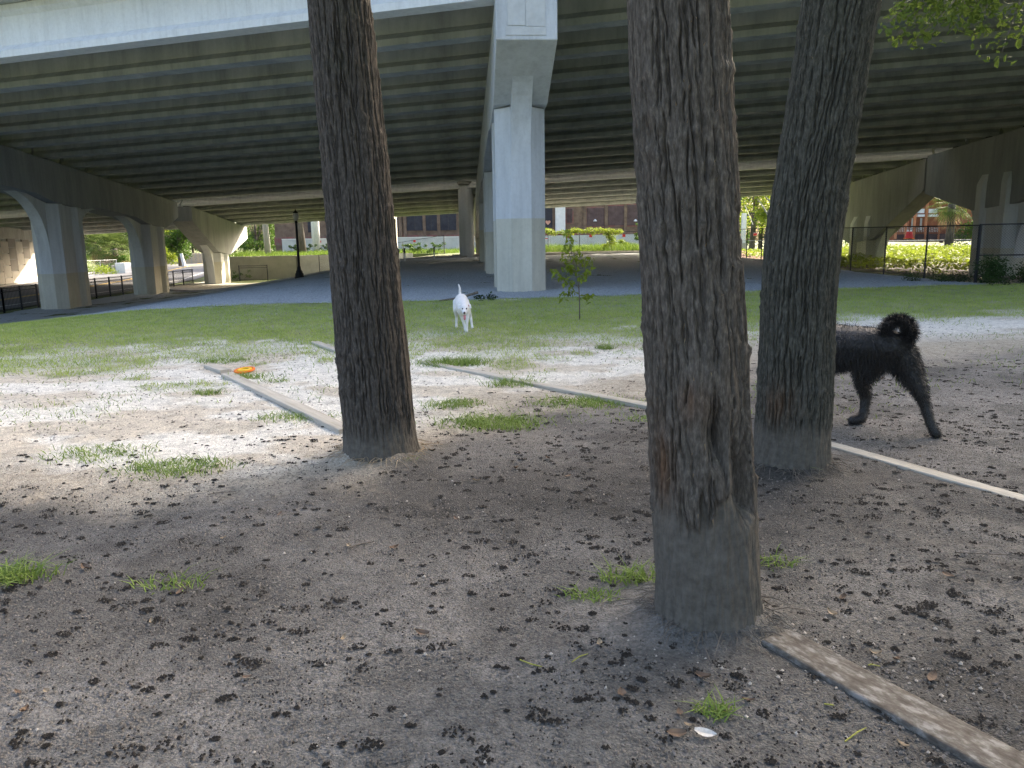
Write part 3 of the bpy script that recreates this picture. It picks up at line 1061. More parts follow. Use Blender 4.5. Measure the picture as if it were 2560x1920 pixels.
def tree(name, label, base, h, r, n, size, mat, trunk_r=.2, lean=(0, 0), group=None, crown_base=.4, tmat=None, seed=1):
    rr = random.Random(seed)
    base = Vector(base)
    root = thing(name, label, 'tree', base, group)
    mb = MB()
    topp = base + Vector((lean[0], lean[1], h * .8))
    mb.tube([base - Vector((0, 0, .3)), base + Vector((lean[0] * .3, lean[1] * .3, h * .3)), base + Vector((lean[0] * .7, lean[1] * .7, h * .6)), topp], [trunk_r * 1.2, trunk_r, trunk_r * .7, trunk_r * .2], 10)
    cs, rs = [], []
    for k in range(14):
        a = rr.uniform(0, 2 * pi)
        z = rr.uniform(crown_base, .95)
        q = r * (1 - .5 * abs(z - .62) / .4) * rr.uniform(.35, .95)
        c_ = base + Vector((lean[0] + cos(a) * q, lean[1] + sin(a) * q, z * h))
        cs.append(c_)
        rs.append(r * rr.uniform(.28, .5))
        st = base + Vector((lean[0] * .6, lean[1] * .6, h * rr.uniform(.28, .5)))
        mb.tube([st, st.lerp(c_, .5) + Vector((0, 0, .15)), c_], [trunk_r * .4, trunk_r * .22, trunk_r * .07], 5)
    mb.build('trunk', tmat or M['trunk_far'], root, True)
    crown_part('crown', mat, root, cs, rs, n, size)
    return root


# ---- live oak at the right: its limb hangs into the picture
oak = thing('oak_tree', 'oak tree out of frame whose leafy twigs hang into the top right corner', 'tree', (6.6, .2, 0))
mb = MB()
mb.tube([(6.6, .2, -.2), (6.5, .3, 1.6), (6.3, .8, 3.2), (5.9, 1.0, 4.6), (5.2, 1.2, 6.0)], [.42, .36, .32, .26, .16], 14)
mb.tube([(6.35, .7, 2.9), (5.6, 2.2, 4.2), (4.3, 4.2, 4.4), (3.3, 5.6, 4.0), (2.7, 6.1, 3.7)], [.2, .15, .09, .05, .02], 9)
mb.tube([(6.3, .8, 3.2), (7.5, 2.6, 4.9), (8.6, 4.2, 6.0)], [.22, .15, .06], 9)
mb.tube([(5.9, 1.0, 4.6), (3.6, .2, 5.8), (1.4, -.6, 6.4), (-1.0, -1.2, 6.5)], [.18, .13, .09, .04], 8)
mb.tube([(6.2, .8, 3.4), (5.0, -1.8, 5.2), (3.0, -3.6, 6.2)], [.18, .12, .05], 8)
mb.build('trunk', M['trunk_far'], oak, True)
cs, rs = [], []
rr = random.Random(4)
for k in range(46):
    x, y = rr.uniform(-2.2, 9.5), rr.uniform(-6.5, 3.4)
    if x < 0 and y > 1.0: continue
    cs.append((x, y, rr.uniform(5.0, 7.6)))
    rs.append(rr.uniform(.8, 1.5))
for k in range(10):
    cs.append((rr.uniform(5.5, 10), rr.uniform(3, 6), rr.uniform(5.6, 7.8)))
    rs.append(rr.uniform(.8, 1.4))
for k in range(30):  # low clumps out of view, added to block sky light from the right
    y = rr.uniform(-4, 7)
    cs.append((rr.uniform(max(5.4, .86 * y), 11), y, rr.uniform(2.4, 6.0)))
    rs.append(rr.uniform(.7, 1.3))
cr = crown_part('crown', M['leaf'], oak, cs, rs, 42000, .13)
# hanging twigs with single leaves
lm = []
for k in range(3):
    L, W = .052 + .006 * k, .015 + .002 * k
    P = [(0, 0, 0), (L * .35, W * .8, .004), (L * .72, W * .9, .002), (L, 0, -.006 - .003 * k), (L * .72, -W * .9, .002), (L * .35, -W * .8, .004), (L * .5, 0, -.005)]
    me = bpy.data.meshes.new('leaf')
    me.from_pydata(P, [], [(0, 6, 1), (1, 6, 2), (2, 6, 3), (3, 6, 4), (4, 6, 5), (5, 6, 0)])
    me.update()
    me.materials.append(M['leaf'])
    lm.append(me)
nleaf = 0
strands = [((2440, -160), (2330, -40), (2215, 60), 5.45), ((2450, -150), (2360, -30), (2245, 85), 5.5), ((2500, -160), (2400, 10), (2290, 95), 5.35), ((2520, -150), (2420, 0), (2350, 60), 5.6), ((2540, -150), (2470, 10), (2440, 75), 5.4), ((2600, -140), (2540, 30), (2505, 130), 5.3), ((2480, -180), (2310, -60), (2260, 20), 5.6), ((2480, -170), (2390, -60), (2330, 40), 5.7), ((2560, -140), (2480, -20), (2460, 20), 5.5), ((2540, -180), (2430, -50), (2400, 35), 5.8)]
for (a, b, c_, dd) in strands:
    pa, pb, pc = at(a[0], a[1], dd + .35), at(b[0], b[1], dd + .1), at(c_[0], c_[1], dd)
    pts = [pa * (1 - t) ** 2 + pb * 2 * t * (1 - t) + pc * t * t for t in np.linspace(0, 1, 9)]
    mb = MB()
    mb.tube([Vector((4.3, 4.2, 4.4)).lerp(Vector((3.3, 5.6, 4.0)), random.uniform(.2, 1)), pts[0]] + pts[1:], [.008, .006] + [.0055 - .0004 * i for i in range(8)], 5)
    tw = mb.build('twig', M['twig'], oak)
    for s in range(28):
        if nleaf >= 290: break
        t = random.uniform(.48, 1.03)
        p = pa * (1 - t) ** 2 + pb * 2 * t * (1 - t) + pc * t * t
        p += Vector((random.gauss(0, .05), random.gauss(0, .05), random.gauss(0, .04)))
        o = obj('leaf', random.choice(lm), tw)
        o.location = p - ORG[oak.name]
        o.rotation_euler = (random.uniform(-.9, .9), random.uniform(0, 1.3), random.uniform(0, 2 * pi))
        sc = random.uniform(.7, 1.2)
        o.scale = (sc, sc, sc)
        nleaf += 1

PP = []
for (a, b, c_, dd) in strands:
    pa, pb, pc = at(a[0], a[1], dd + .35), at(b[0], b[1], dd + .1), at(c_[0], c_[1], dd)
    for s in range(150):
        t = random.uniform(.15, 1.0)
        p = pa * (1 - t) ** 2 + pb * 2 * t * (1 - t) + pc * t * t
        PP.append(p + Vector((random.gauss(0, .055), random.gauss(0, .06), random.gauss(0, .045))))
P, q = leaf_quads(np.array([tuple(p) for p in PP]), .042)
obj('small_leaves', np_mesh('small_leaves', P - np.array(ORG[oak.name]), q, False, M['leaf']), oak)['kind'] = 'stuff'

# ---- sapling on the lawn
p = ground(1449, 800)
sp = thing('sapling', 'thin young sapling with sparse yellow green leaves on the lawn', 'sapling', p)
mb = MB()


def sp_at(x, y, dy=0.0): return at(x, y, p.y + dy)


stem = [p - Vector((0, 0, .05)), sp_at(1449, 760), sp_at(1447, 715), sp_at(1440, 680), sp_at(1432, 650), sp_at(1426, 600)]
mb.tube(stem, [.014, .012, .010, .007, .005, .003], 7)
mb.build('stem', M['twig'], sp, True)
brs = [((1447, 720), (1425, 700), (1380, 672)), ((1447, 715), (1410, 705), (1395, 690)), ((1445, 710), (1465, 670), (1478, 645)), ((1440, 690), (1415, 650), (1405, 625)), ((1438, 680), (1450, 645), (1452, 625)), ((1435, 665), (1420, 630), (1418, 600)), ((1430, 640), (1422, 600), (1420, 570)), ((1446, 735), (1425, 725), (1405, 738)), ((1447, 740), (1465, 740), (1480, 740)), ((1445, 700), (1470, 690), (1472, 668)), ((1440, 690), (1430, 670), (1408, 660))]
lmeshes = []
for k in range(2):
    L, W = .045 + .01 * k, .013
    me = bpy.data.meshes.new('leaf')
    me.from_pydata([(0, 0, 0), (L * .4, W, .003), (L, 0, -.006), (L * .4, -W, .003)], [], [(0, 1, 2), (0, 2, 3)])
    me.update()
    me.materials.append(M['vine'])
    lmeshes.append(me)
for i, (a, b, c_) in enumerate(brs):
    dy = random.uniform(-.15, .15)
    A, B, Cc = sp_at(*a), sp_at(*b, dy * .5), sp_at(*c_, dy)
    mb = MB()
    mb.tube([A, B, Cc], [.005, .003, .0015], 5)
    br = mb.build('branch', M['twig'], sp)
    for s in range(26):
        t = random.uniform(.15, 1.05)
        q_ = A * (1 - t) ** 2 + B * 2 * t * (1 - t) + Cc * t * t + Vector((random.gauss(0, .035), random.gauss(0, .05), random.gauss(0, .03)))
        o = obj('leaf', random.choice(lmeshes), br)
        o.location = q_ - ORG[sp.name]
        o.rotation_euler = (random.uniform(-1, 1), random.uniform(-.4, 1.2), random.uniform(0, 2 * pi))
        sc = random.uniform(1.5, 2.6)
        o.scale = (sc, sc, sc)

# ================================================================== GRASS
def blades(xs, ys, h, wd, lean, mat, name, parent=None, seg=False):
    n = len(xs)
    z = zt(xs, ys) + zmicro(xs, ys) - .004
    a = RNG.uniform(0, 2 * pi, n)
    b = RNG.uniform(0, 2 * pi, n)
    h = h * RNG.uniform(.45, 1.25, n)
    le = lean * RNG.uniform(.2, 1.3, n) * h
    dx, dy = np.cos(a) * wd, np.sin(a) * wd
    B = np.stack([xs, ys, z], -1)
    off = np.array(ORG[parent.name]) if parent is not None else 0
    if not seg:
        P = np.stack([B + np.stack([dx, dy, 0 * dx], -1), B - np.stack([dx, dy, 0 * dx], -1), B + np.stack([np.cos(b) * le, np.sin(b) * le, h], -1)], 1).reshape(-1, 3)
        q = np.arange(n * 3).reshape(-1, 3)
    else:
        w1 = np.stack([dx, dy, 0 * dx], -1)
        m_ = B + np.stack([np.cos(b) * le * .35, np.sin(b) * le * .35, h * .65], -1)
        t_ = B + np.stack([np.cos(b) * le * 1.2, np.sin(b) * le * 1.2, h * .95], -1)
        P = np.stack([B - w1, B + w1, m_ + w1 * .8, m_ - w1 * .8, t_], 1).reshape(-1, 3)
        k = (np.arange(n) * 5)[:, None, None]
        q = (k + np.array([[0, 1, 2], [0, 2, 3], [3, 2, 4]])[None]).reshape(-1, 3)
    return obj(name, np_mesh(name, P - off, q, False, mat), parent)


n = 560000
xs = RNG.uniform(-16, 17, n)
ys = RNG.uniform(6.0, 22.5, n)
keep = (RNG.random(n) < lawn_density(xs, ys) * (.55 + .45 * sst(20, 12, ys))) & (np.abs(xs) < 3 + ys * .78)
lawn = blades(xs[keep], ys[keep], .055, .005, 1.2, M['grass'], 'lawn_grass')
tag(lawn, 'short green grass of the lawn in front of the gravel', None, None, 'stuff')

PATCH = [((40, 1445), 170, .13, .085, 'lush grass clump at the left edge of the bare dirt'), ((425, 1462), 60, .12, .05, 'small yellowed grass tuft right of the lush clump on the dirt'), ((255, 1135), 240, .32, .05, 'low grass patch on tan sand, left of two in a row'), ((430, 1172), 420, .32, .055, 'wide low grass patch where tan sand turns to dark dirt'), ((1125, 1012), 260, .22, .06, 'grass patch right of the lone palm trunk, just behind a bigger one'), ((1235, 1062), 620, .34, .065, 'largest bright grass patch between the two board lines'), ((1455, 1008), 420, .34, .065, 'bright grass patch against the near side of the far board line'), ((1130, 912), 520, .34, .12, 'tall grass clump at the end of the far board line beside the lone palm'), ((1285, 962), 160, .24, .10, 'tall thin grass growing over the far board line'), ((1585, 1452), 110, .10, .08, 'grass tuft at the left foot of the torn palm'), ((1475, 1492), 50, .09, .045, 'thin flattened grass left of the torn palm'), ((1935, 1408), 45, .09, .06, 'sparse grass tuft right of the torn palm'), ((1975, 1168), 55, .12, .09, 'spindly grass at the foot of the mossy palm'), ((720, 1045), 150, .3, .06, 'grass tuft along the near side of the long weathered board'), ((630, 945), 110, .18, .09, 'grass tuft in front of the orange disc'), ((525, 985), 80, .14, .08, 'solitary grass tuft left of the long board'), ((690, 953), 70, .16, .05, 'flat grass tuft right of the orange disc'), ((1015, 1155), 25, .05, .04, 'tiny green sprig at the right foot of the lone palm'), ((1785, 1785), 40, .05, .05, 'tiny grass sprig among dead leaves near the muddy board'), ((1510, 873), 90, .12, .10, 'isolated grass tuft on white sand behind the sapling side'), ((1620, 1050), 60, .2, .04, 'thin grass tuft just left of the torn palm by the far boards'), ((560, 905), 300, .3, .07, 'grass clump behind the short board end')]
for (pp, cnt, rad, hh, lab) in PATCH:
    c_ = ground(*pp)
    t_ = thing('grass_tuft', lab, 'grass', c_, 'grass tufts on the bare ground')
    cnt = int(cnt * 2.0)
    hh *= .75
    rad *= .88
    a = RNG.uniform(0, 2 * pi, cnt)
    q_ = rad * np.sqrt(RNG.random(cnt)) * (.6 + .8 * RNG.random(cnt))
    xs, ys = c_.x + np.cos(a) * q_ * 1.25, c_.y + np.sin(a) * q_ * .8
    kk = vn(xs * 9, ys * 9, 5) + .5 * RNG.random(cnt) > .45
    blades(xs[kk], ys[kk], hh, .0034, 1.9, M['grass_dk'], 'blades', t_, True)['kind'] = 'stuff'

# ================================================================== DIRT CLODS, PELLETS, PEBBLES
def lumps(xs, ys, sz, mat, name, lift=0.0, flat=.7):
    n = len(xs)
    z = zt(xs, ys) + zmicro(xs, ys) + lift
    o6 = np.array([[1, 0, -.5], [0, 1, -.5], [-1, 0, -.5], [0, -1, -.5], [0, 0, 1]], float)
    a = RNG.uniform(0, 2 * pi, n)
    P = np.repeat(o6[None], n, 0) * RNG.uniform(.65, 1.25, (n, 5, 1))
    X_ = P[..., 0] * np.cos(a)[:, None] - P[..., 1] * np.sin(a)[:, None]
    Y_ = P[..., 0] * np.sin(a)[:, None] + P[..., 1] * np.cos(a)[:, None]
    P = np.stack([X_ * sz[:, None] + xs[:, None], Y_ * sz[:, None] + ys[:, None], P[..., 2] * sz[:, None] * flat + z[:, None]], -1)
    f8 = np.array([[0, 1, 4], [1, 2, 4], [2, 3, 4], [3, 0, 4]])
    q = ((np.arange(n) * 5)[:, None, None] + f8[None]).reshape(-1, 3)
    o = obj(name, np_mesh(name, P.reshape(-1, 3), q, True, mat))
    return o


# dark damp patches: clusters of crumbs
K = 2500
cx, cy = [], []
while len(cx) < K:
    x = RNG.uniform(-4.5, 6.0)
    y = 1.1 + 7.5 * RNG.random() ** 1.25
    if abs(x) > .8 + y * .75: continue
    if fbm(x * .75, y * .75, 91, 3) * .75 + RNG.random() * .5 < .56: continue
    if float(sst(4.5, 8, y - .5 * x)) > RNG.random(): continue
    cx.append(x)
    cy.append(y)
xs, ys, sz = [], [], []
for x, y in zip(cx, cy):
    k = int(RNG.integers(8, 38))
    rad = .006 + .034 * RNG.random() ** 1.8
    el = RNG.uniform(.6, 1.0)
    a = RNG.uniform(0, 2 * pi, k)
    q_ = rad * np.sqrt(RNG.random(k))
    xs += list(x + np.cos(a) * q_)
    ys += list(y + np.sin(a) * q_ * el)
    sz += list(RNG.uniform(.0025, .0075, k))
tag(lumps(np.array(xs), np.array(ys), np.array(sz), M['clod'], 'dark_soil_clods', .005), 'dark damp crumbs of soil scattered over the dirt', None, None, 'stuff')
# fine dark crumbs drifting in hollows between the clods
n = 30000
ys = 1.1 + 6.8 * RNG.random(n) ** 1.5
xs = RNG.uniform(-1, 1, n) * (.8 + ys * .72) + .05
kk = (fbm(xs * 1.4, ys * 1.4, 95, 4) * .7 + fbm(xs * 8, ys * 8, 96, 2) * .5 + .12 * RNG.random(n) > .66) & (RNG.random(n) > sst(4.0, 7.5, ys - .5 * xs))
tag(lumps(xs[kk], ys[kk], RNG.uniform(.002, .006, int(kk.sum())), M['clod'], 'dark_soil_crumbs', .003), 'fine dark crumbs of soil in the hollows of the dirt', None, None, 'stuff')
n = 75000
ys = 1.1 + 6.5 * RNG.random(n) ** 1.5
xs = RNG.uniform(-1, 1, n) * (.8 + ys * .72) + .05
kk = RNG.random(n) > sst(3.8, 7.0, ys - .5 * xs)
xs, ys = xs[kk], ys[kk]
tag(lumps(xs, ys, RNG.uniform(.002, .0075, len(xs)), M['pellet'], 'dirt_pellets', .003), 'fine crumbs of earth covering the dirt', None, None, 'stuff')
n = 9000
ys = 5.5 + 7.5 * RNG.random(n)
xs = RNG.uniform(-1, 1, n) * (1 + ys * .75)
kk = fbm(xs * .9, ys * .9, 99, 3) + .25 * RNG.random(n) > .56
tag(lumps(xs[kk], ys[kk], RNG.uniform(.004, .016, int(kk.sum())), M['pellet'], 'sand_crumbs', .002, .45), 'brown crumbs of earth strewn over the pale sand', None, None, 'stuff')
n = 9000
ys = 5.8 + 5.5 * RNG.random(n)
xs = RNG.uniform(-1, 1, n) * (1 + ys * .75)
kk = fbm(xs * 1.1, ys * 1.1, 103, 3) + .2 * RNG.random(n) > .60
tag(blades(xs[kk], ys[kk], .045, .003, 1.6, M['grass_dk'], 'sparse_grass', None, True), 'single blades of grass scattered over the sand', None, None, 'stuff')
n = 260
xs = np.concatenate([RNG.normal(.95, .28, 120), RNG.uniform(-2.5, 3.4, n - 120)])
ys = np.concatenate([RNG.normal(2.4, .22, 120), RNG.uniform(1.3, 5.5, n - 120)])
tag(lumps(xs, ys, RNG.uniform(.003, .0085, n), M['pebble'], 'pebbles', .006), 'small pale pebbles and snail shells on the dirt', None, None, 'stuff')

# ---- fallen leaves, twigs, shell
def leaf_curl(L, W, curl):
    mb = MB()
    P = []
    for i in range(6):
        t = i / 5
        wv = W * sin(pi * min(1, .08 + t * .92)) ** .7
        for s in (-1, 0, 1):
            P.append((L * (t - .5), s * wv, curl * (abs(s) * .6 + (t - .5) ** 2 * 3) + .002))
    Fc = []
    for i in range(5):
        for s in range(2):
            a = i * 3 + s
            Fc.append((a, a + 1, a + 4, a + 3))
    mb.add(P, Fc)
    return mb


lfm = [leaf_curl(.05, .012, .006).mesh('fallen_leaf', M['dryleaf']), leaf_curl(.04, .011, .009).mesh('fallen_leaf', M['paleleaf']), leaf_curl(.06, .014, .012).mesh('fallen_leaf', M['dryleaf'])]
spots = [(1140, 1300), (875, 1370), (1055, 1590), (1700, 1790), (1720, 1820), (1760, 1700), (2330, 1700), (2255, 1870), (1870, 1760), (45, 1735), (120, 1735), (215, 1425), (450, 1485), (860, 1600), (1290, 1175), (1420, 1195), (1190, 1205), (1370, 1150), (1555, 1740), (2190, 1640), (2240, 1655), (2370, 1445), (2080, 1540), (60, 1785), (700, 1290), (560, 1350), (1080, 1130), (1095, 1110), (1910, 1060), (2205, 950), (2440, 930), (2300, 1145), (985, 1375), (1690, 1840), (1500, 1615), (2105, 1500), (620, 1700), (380, 1560)]
for k, pp in enumerate(spots):
    c_ = ground(*pp)
    o = obj('fallen_leaf', lfm[k % 3], None, c_ + Vector((0, 0, .006)))
    o.rotation_euler = (random.uniform(-.3, .3), random.uniform(-.3, .3), random.uniform(0, 6.28))
    s_ = random.uniform(.6, 1.15)
    o.scale = (s_, s_, s_)
    x_, y_ = pp
    zone = 'behind the line of boards' if y_ < 1160 else 'right of the torn palm' if x_ > 1850 else 'just below the torn palm by the white shell' if (x_ > 1530 and y_ > 1650) else 'in the left front of the dirt' if x_ < 640 else 'on the open dirt in the middle front'
    kd = ('dark brown', 'pale tan', 'broad brown')[k % 3]
    tag(o, '%s curled dry leaf fallen %s' % (kd, zone), 'leaf', '%s fallen leaves %s' % (kd, zone))
for k, (a, b) in enumerate([((1300, 1655), (1355, 1672)), ((1430, 1660), (1470, 1640)), ((2112, 1860), (2165, 1825)), ((2170, 1670), (2200, 1672)), ((2060, 1765), (2085, 1768)), ((520, 1240), (590, 1232)), ((2390, 1385), (2530, 1392)), ((1700, 1240), (1640, 1262)), ((870, 1375), (935, 1358)), ((1370, 1125), (1400, 1123)), ((2340, 1803), (2372, 1845))]):
    A, B = ground(*a), ground(*b)
    mm = A.lerp(B, .5) + Vector((random.uniform(-.01, .01), random.uniform(-.01, .01), .008))
    mb = MB()
    mb.tube([A + Vector((0, 0, .006)), mm, B + Vector((0, 0, .006))], [.0022, .0026, .0014], 5)
    yl = k in (0, 1, 2, 3, 4, 10)
    tag(mb.build('twig', M['yleaf'] if yl else M['twig']), 'thin yellow green catkin stem lying on the dirt' if yl else 'thin grey twig lying on the dirt', 'twig', 'catkin stems on the dirt' if yl else 'grey twigs on the dirt')
c_ = ground(1763, 1845)
o = leaf_curl(.062, .015, .006).build('shell', M['shell'])
o.location = c_ + Vector((0, 0, .012))
o.rotation_euler = (.25, .1, -.25)
tag(o, 'broken white shell beside brown dead leaves on the dirt', 'shell')
# ================================================================== EDGING BOARDS
def board(label, A, B, wd, th, lift, mat, warp=.012, tilt=0.0, seed=0):
    """weathered plank from A to B, slightly warped, worn edges"""
    A, B = Vector(A), Vector(B)
    L = (B - A).length
    d = (B - A).normalized()
    ang = math.atan2(d.y, d.x)
    n = max(6, int(L / .06))
    sec_ = [(-wd / 2, 0), (-wd / 2, th * .85), (-wd / 2 + .006, th), (-wd / 6, th * 1.02), (wd / 6, th * 1.0), (wd / 2 - .006, th), (wd / 2, th * .85), (wd / 2, 0)]
    mb = MB()
    rings = []
    for i in range(n + 1):
        t = i / n
        ww = warp * (vn(t * 3 + seed, seed * 1.7, 3) - .5)
        rings.append([(t * L, u * (1 + .03 * (vn(t * 40, k + seed, 5) - .5)) + ww, z_ + .004 * (vn(t * 25, k * 2 + seed, 9) - .5) + tilt * u) for k, (u, z_) in enumerate(sec_)])
    mb.loft(rings)
    o = obj('edging_board', mb.mesh('edging_board', mat, False))
    za, zb = gz(A.x, A.y), gz(B.x, B.y)
    o.location = (A.x, A.y, za + lift)
    o.rotation_euler = (0, -math.atan2(zb - za, L), ang)
    md = o.modifiers.new('bevel', 'BEVEL')
    md.width, md.segments, md.limit_method = .003, 1, 'ANGLE'
    return tag(o, label, 'board', 'edging boards half sunk in the ground')


g_ = lambda x, y: ground(x, y)
board('long weathered board running from the orange disc to the lone palm', g_(568, 940), g_(868, 1082), .13, .04, -.006, M['wood'], seed=2)
board('short end of board left of the orange disc, half under grass', g_(524, 920), g_(565, 933), .13, .04, .0, M['wood'], seed=5)
board('far board showing left of the lone palm at the lawn edge', g_(788, 858), g_(868, 888), .115, .036, -.008, M['wood'], seed=7)
board('long pale board in the far line between the lone palm and the torn palm', g_(1060, 908), g_(1660, 1026), .115, .036, -.010, M['wood'], seed=9)
board('thin half buried board right of the mossy palm, running to the right edge', g_(2068, 1112), g_(2640, 1275), .095, .035, -.020, M['wood'], seed=12, tilt=.05)
b4 = board('wide mud-smeared board in the front right corner', Vector((.925, 2.50, 0)), Vector((1.62, 1.25, 0)), .15, .035, -.012, M['wood_dirty'], seed=15)

# ---- throwing disc
c_ = ground(612, 930)
dk = thing('throwing_disc', 'orange and yellow throwing disc lying by the end of the long board', 'disc', c_)
MB().lathe((c_.x, c_.y, c_.z + .01), [(.095, .0), (.112, .004), (.118, .013), (.114, .022), (.10, .025), (.09, .022), (.09, .008)], 30).build('rim', M['orange'], dk, True)
MB().lathe((c_.x, c_.y, c_.z + .01), [(.088, .02), (.065, .03), (.05, .031), (.048, .028), (.0485, .02)], 30).build('top', M['yellowpl'], dk, True)
dk.rotation_euler = (.12, -.05, 0)


# ================================================================== DOGS
def blob_mesh(name, chains, voxel, mat, smooth_it=4):
    mb = MB()
    for ch in chains:
        for (a, b) in zip(ch[:-1], ch[1:]):
            pa, ra, pb, rb = Vector(a[:3]), a[3], Vector(b[:3]), b[3]
            d = pb - pa
            L = max(d.length, 1e-4)
            d = d / L
            pts, rad = [], []
            for an_ in np.linspace(-pi / 2 * .97, 0, 5):
                pts.append(pa + d * (ra * sin(an_)))
                rad.append(ra * cos(an_))
            for an_ in np.linspace(0, pi / 2 * .97, 5):
                pts.append(pb + d * (rb * sin(an_)))
                rad.append(rb * cos(an_))
            mb.tube(pts, rad, 14)
    me = mb.mesh(name)
    tmp = bpy.data.objects.new('tmp', me)
    COL.objects.link(tmp)
    r = tmp.modifiers.new('r', 'REMESH')
    r.mode = 'VOXEL'
    r.voxel_size = voxel
    s = tmp.modifiers.new('s', 'SMOOTH')
    s.factor = .5
    s.iterations = smooth_it
    dg = bpy.context.evaluated_depsgraph_get()
    out = bpy.data.meshes.new_from_object(tmp.evaluated_get(dg))
    out.name = name
    bpy.data.objects.remove(tmp)
    for p in out.polygons: p.use_smooth = True
    out.materials.clear()
    out.materials.append(mat)
    return out


def fur_on(me, n, length, wd, grav, mat, name, parent, seed=0, tilt=None):
    V = np.array([v.co for v in me.vertices])
    Nn = np.array([v.normal for v in me.vertices])
    tri = []
    for p in me.polygons:
        vv = list(p.vertices)
        for k in range(1, len(vv) - 1): tri.append((vv[0], vv[k], vv[k + 1]))
    tri = np.array(tri)
    ar = np.linalg.norm(np.cross(V[tri[:, 1]] - V[tri[:, 0]], V[tri[:, 2]] - V[tri[:, 0]]), axis=1)
    rg = np.random.default_rng(seed)
    t = rg.choice(len(tri), n, p=ar / ar.sum())
    u, v = rg.random(n), rg.random(n)
    fl = u + v > 1
    u[fl], v[fl] = 1 - u[fl], 1 - v[fl]
    P = V[tri[t, 0]] * (1 - u - v)[:, None] + V[tri[t, 1]] * u[:, None] + V[tri[t, 2]] * v[:, None]
    Nm = Nn[tri[t, 0]]
    d = Nm + rg.normal(size=(n, 3)) * .45 + np.array(tilt if tilt is not None else (0, 0, 0))
    d[:, 2] -= grav
    d /= np.linalg.norm(d, axis=1)[:, None]
    L = (length * rg.uniform(.5, 1.3, n) * (.3 + .7 * sst(.12, .45, P[:, 2])))[:, None]
    s = np.cross(d, rg.normal(size=(n, 3)))
    s /= np.linalg.norm(s, axis=1)[:, None]
    a = P - Nm * .004
    mid_ = P + d * L * .6
    e = P + d * L + np.array([0, 0, -.25]) * L
    Q = np.stack([a - s * wd, a + s * wd, mid_ + s * wd * .7, mid_ - s * wd * .7, e], 1).reshape(-1, 3)
    k = (np.arange(n) * 5)[:, None, None]
    q = (k + np.array([[0, 1, 2], [0, 2, 3], [3, 2, 4]])[None]).reshape(-1, 3)
    o = obj(name, np_mesh(name, Q, q, False, mat), parent)
    o['kind'] = 'stuff'
    return o


def shift(chains, org): return [[(a[0] - org[0], a[1] - org[1], a[2] - org[2], a[3]) for a in ch] for ch in chains]


# ---- white dog trotting towards the camera
w0 = Vector((-.74, 12.25, gz(-.74, 12.25)))
z0 = w0.z
wd_ = thing('white_dog', 'white dog trotting towards the camera, tail up and tongue out', 'dog', w0)
chW = [
    [(-.815, 12.66, .465, .105), (-.80, 12.5, .455, .105), (-.775, 12.3, .42, .115), (-.755, 12.12, .40, .12), (-.745, 12.05, .39, .095)],       # trunk
    [(-.77, 12.3, .37, .09), (-.76, 12.12, .345, .095)],                                              # deep chest
    [(-.75, 12.1, .44, .08), (-.73, 11.95, .42, .066), (-.715, 11.85, .395, .062)],                    # neck
    [(-.715, 11.84, .395, .072), (-.712, 11.78, .385, .066), (-.708, 11.7, .355, .042), (-.705, 11.63, .338, .030)],   # skull and muzzle
    [(-.711, 11.76, .345, .035), (-.708, 11.69, .318, .022), (-.706, 11.65, .307, .014)],               # lower jaw, open
    [(-.70, 12.10, .36, .055), (-.69, 12.07, .25, .033), (-.695, 12.02, .15, .024), (-.70, 12.0, .06, .021), (-.70, 11.97, .022, .026)],      # leading front leg
    [(-.80, 12.14, .36, .055), (-.79, 12.18, .25, .032), (-.755, 12.19, .13, .023), (-.735, 12.17, .05, .020), (-.73, 12.15, .022, .024)],
    [(-.88, 12.62, .43, .075), (-.895, 12.55, .32, .055), (-.90, 12.66, .19, .026), (-.905, 12.65, .07, .021), (-.905, 12.61, .022, .026)],    # hind legs
    [(-.755, 12.62, .43, .075), (-.71, 12.52, .32, .052), (-.665, 12.6, .19, .026), (-.645, 12.52, .07, .021), (-.635, 12.47, .022, .026)],
    [(-.83, 12.72, .50, .032), (-.842, 12.76, .57, .024), (-.84, 12.77, .65, .019), (-.862, 12.78, .715, .012)],   # tail up
]
chW = [[(a[0], a[1], a[2] + z0, a[3]) for a in ch] for ch in chW]
obj('body', blob_mesh('body', shift(chW, w0), .010, M['white_fur'], 3), wd_)
for sx, out in ((-1, .012), (1, .02)):
    mb = MB()
    b = Vector((-.712 + sx * .058, 11.83, .445 + z0))
    P = [b, b + Vector((0, .03, .012)), b + Vector((sx * .035, .02, .004)), b + Vector((sx * .048, -.005, -.045)), b + Vector((sx * .028, -.02, -.055)), b + Vector((sx * .008, -.02, -.03))]
    n_ = Vector((0, .008, .003))
    mb.loft([P, [p_ + n_ for p_ in P]])
    e_ = mb.build('ear', M['white_fur'], wd_)
    if sx > 0:
        mb = MB()
        mb.add([b + Vector((-.004, -.006, .012)), b + Vector((.014, -.008, -.004)), b + Vector((.012, -.024, -.03)), b + Vector((-.002, -.022, -.012))], [(0, 1, 2, 3)])
        mb.build('ear_lining', M['earpink'], e_)
for sx in (-1, 1):
    MB().tube([(-.708 + sx * .029, 11.73, .40 + z0), (-.708 + sx * .029, 11.700, .396 + z0)], [.014, .010], 8).build('eye', M['nose'], wd_)
MB().tube([(-.705, 11.625, .344 + z0), (-.705, 11.588, .342 + z0)], [.021, .015], 10).build('nose', M['nose'], wd_, True)
mb = MB()
tp = [(-.707, 11.69, .322), (-.706, 11.64, .31), (-.704, 11.615, .285), (-.703, 11.61, .25), (-.703, 11.612, .235)]
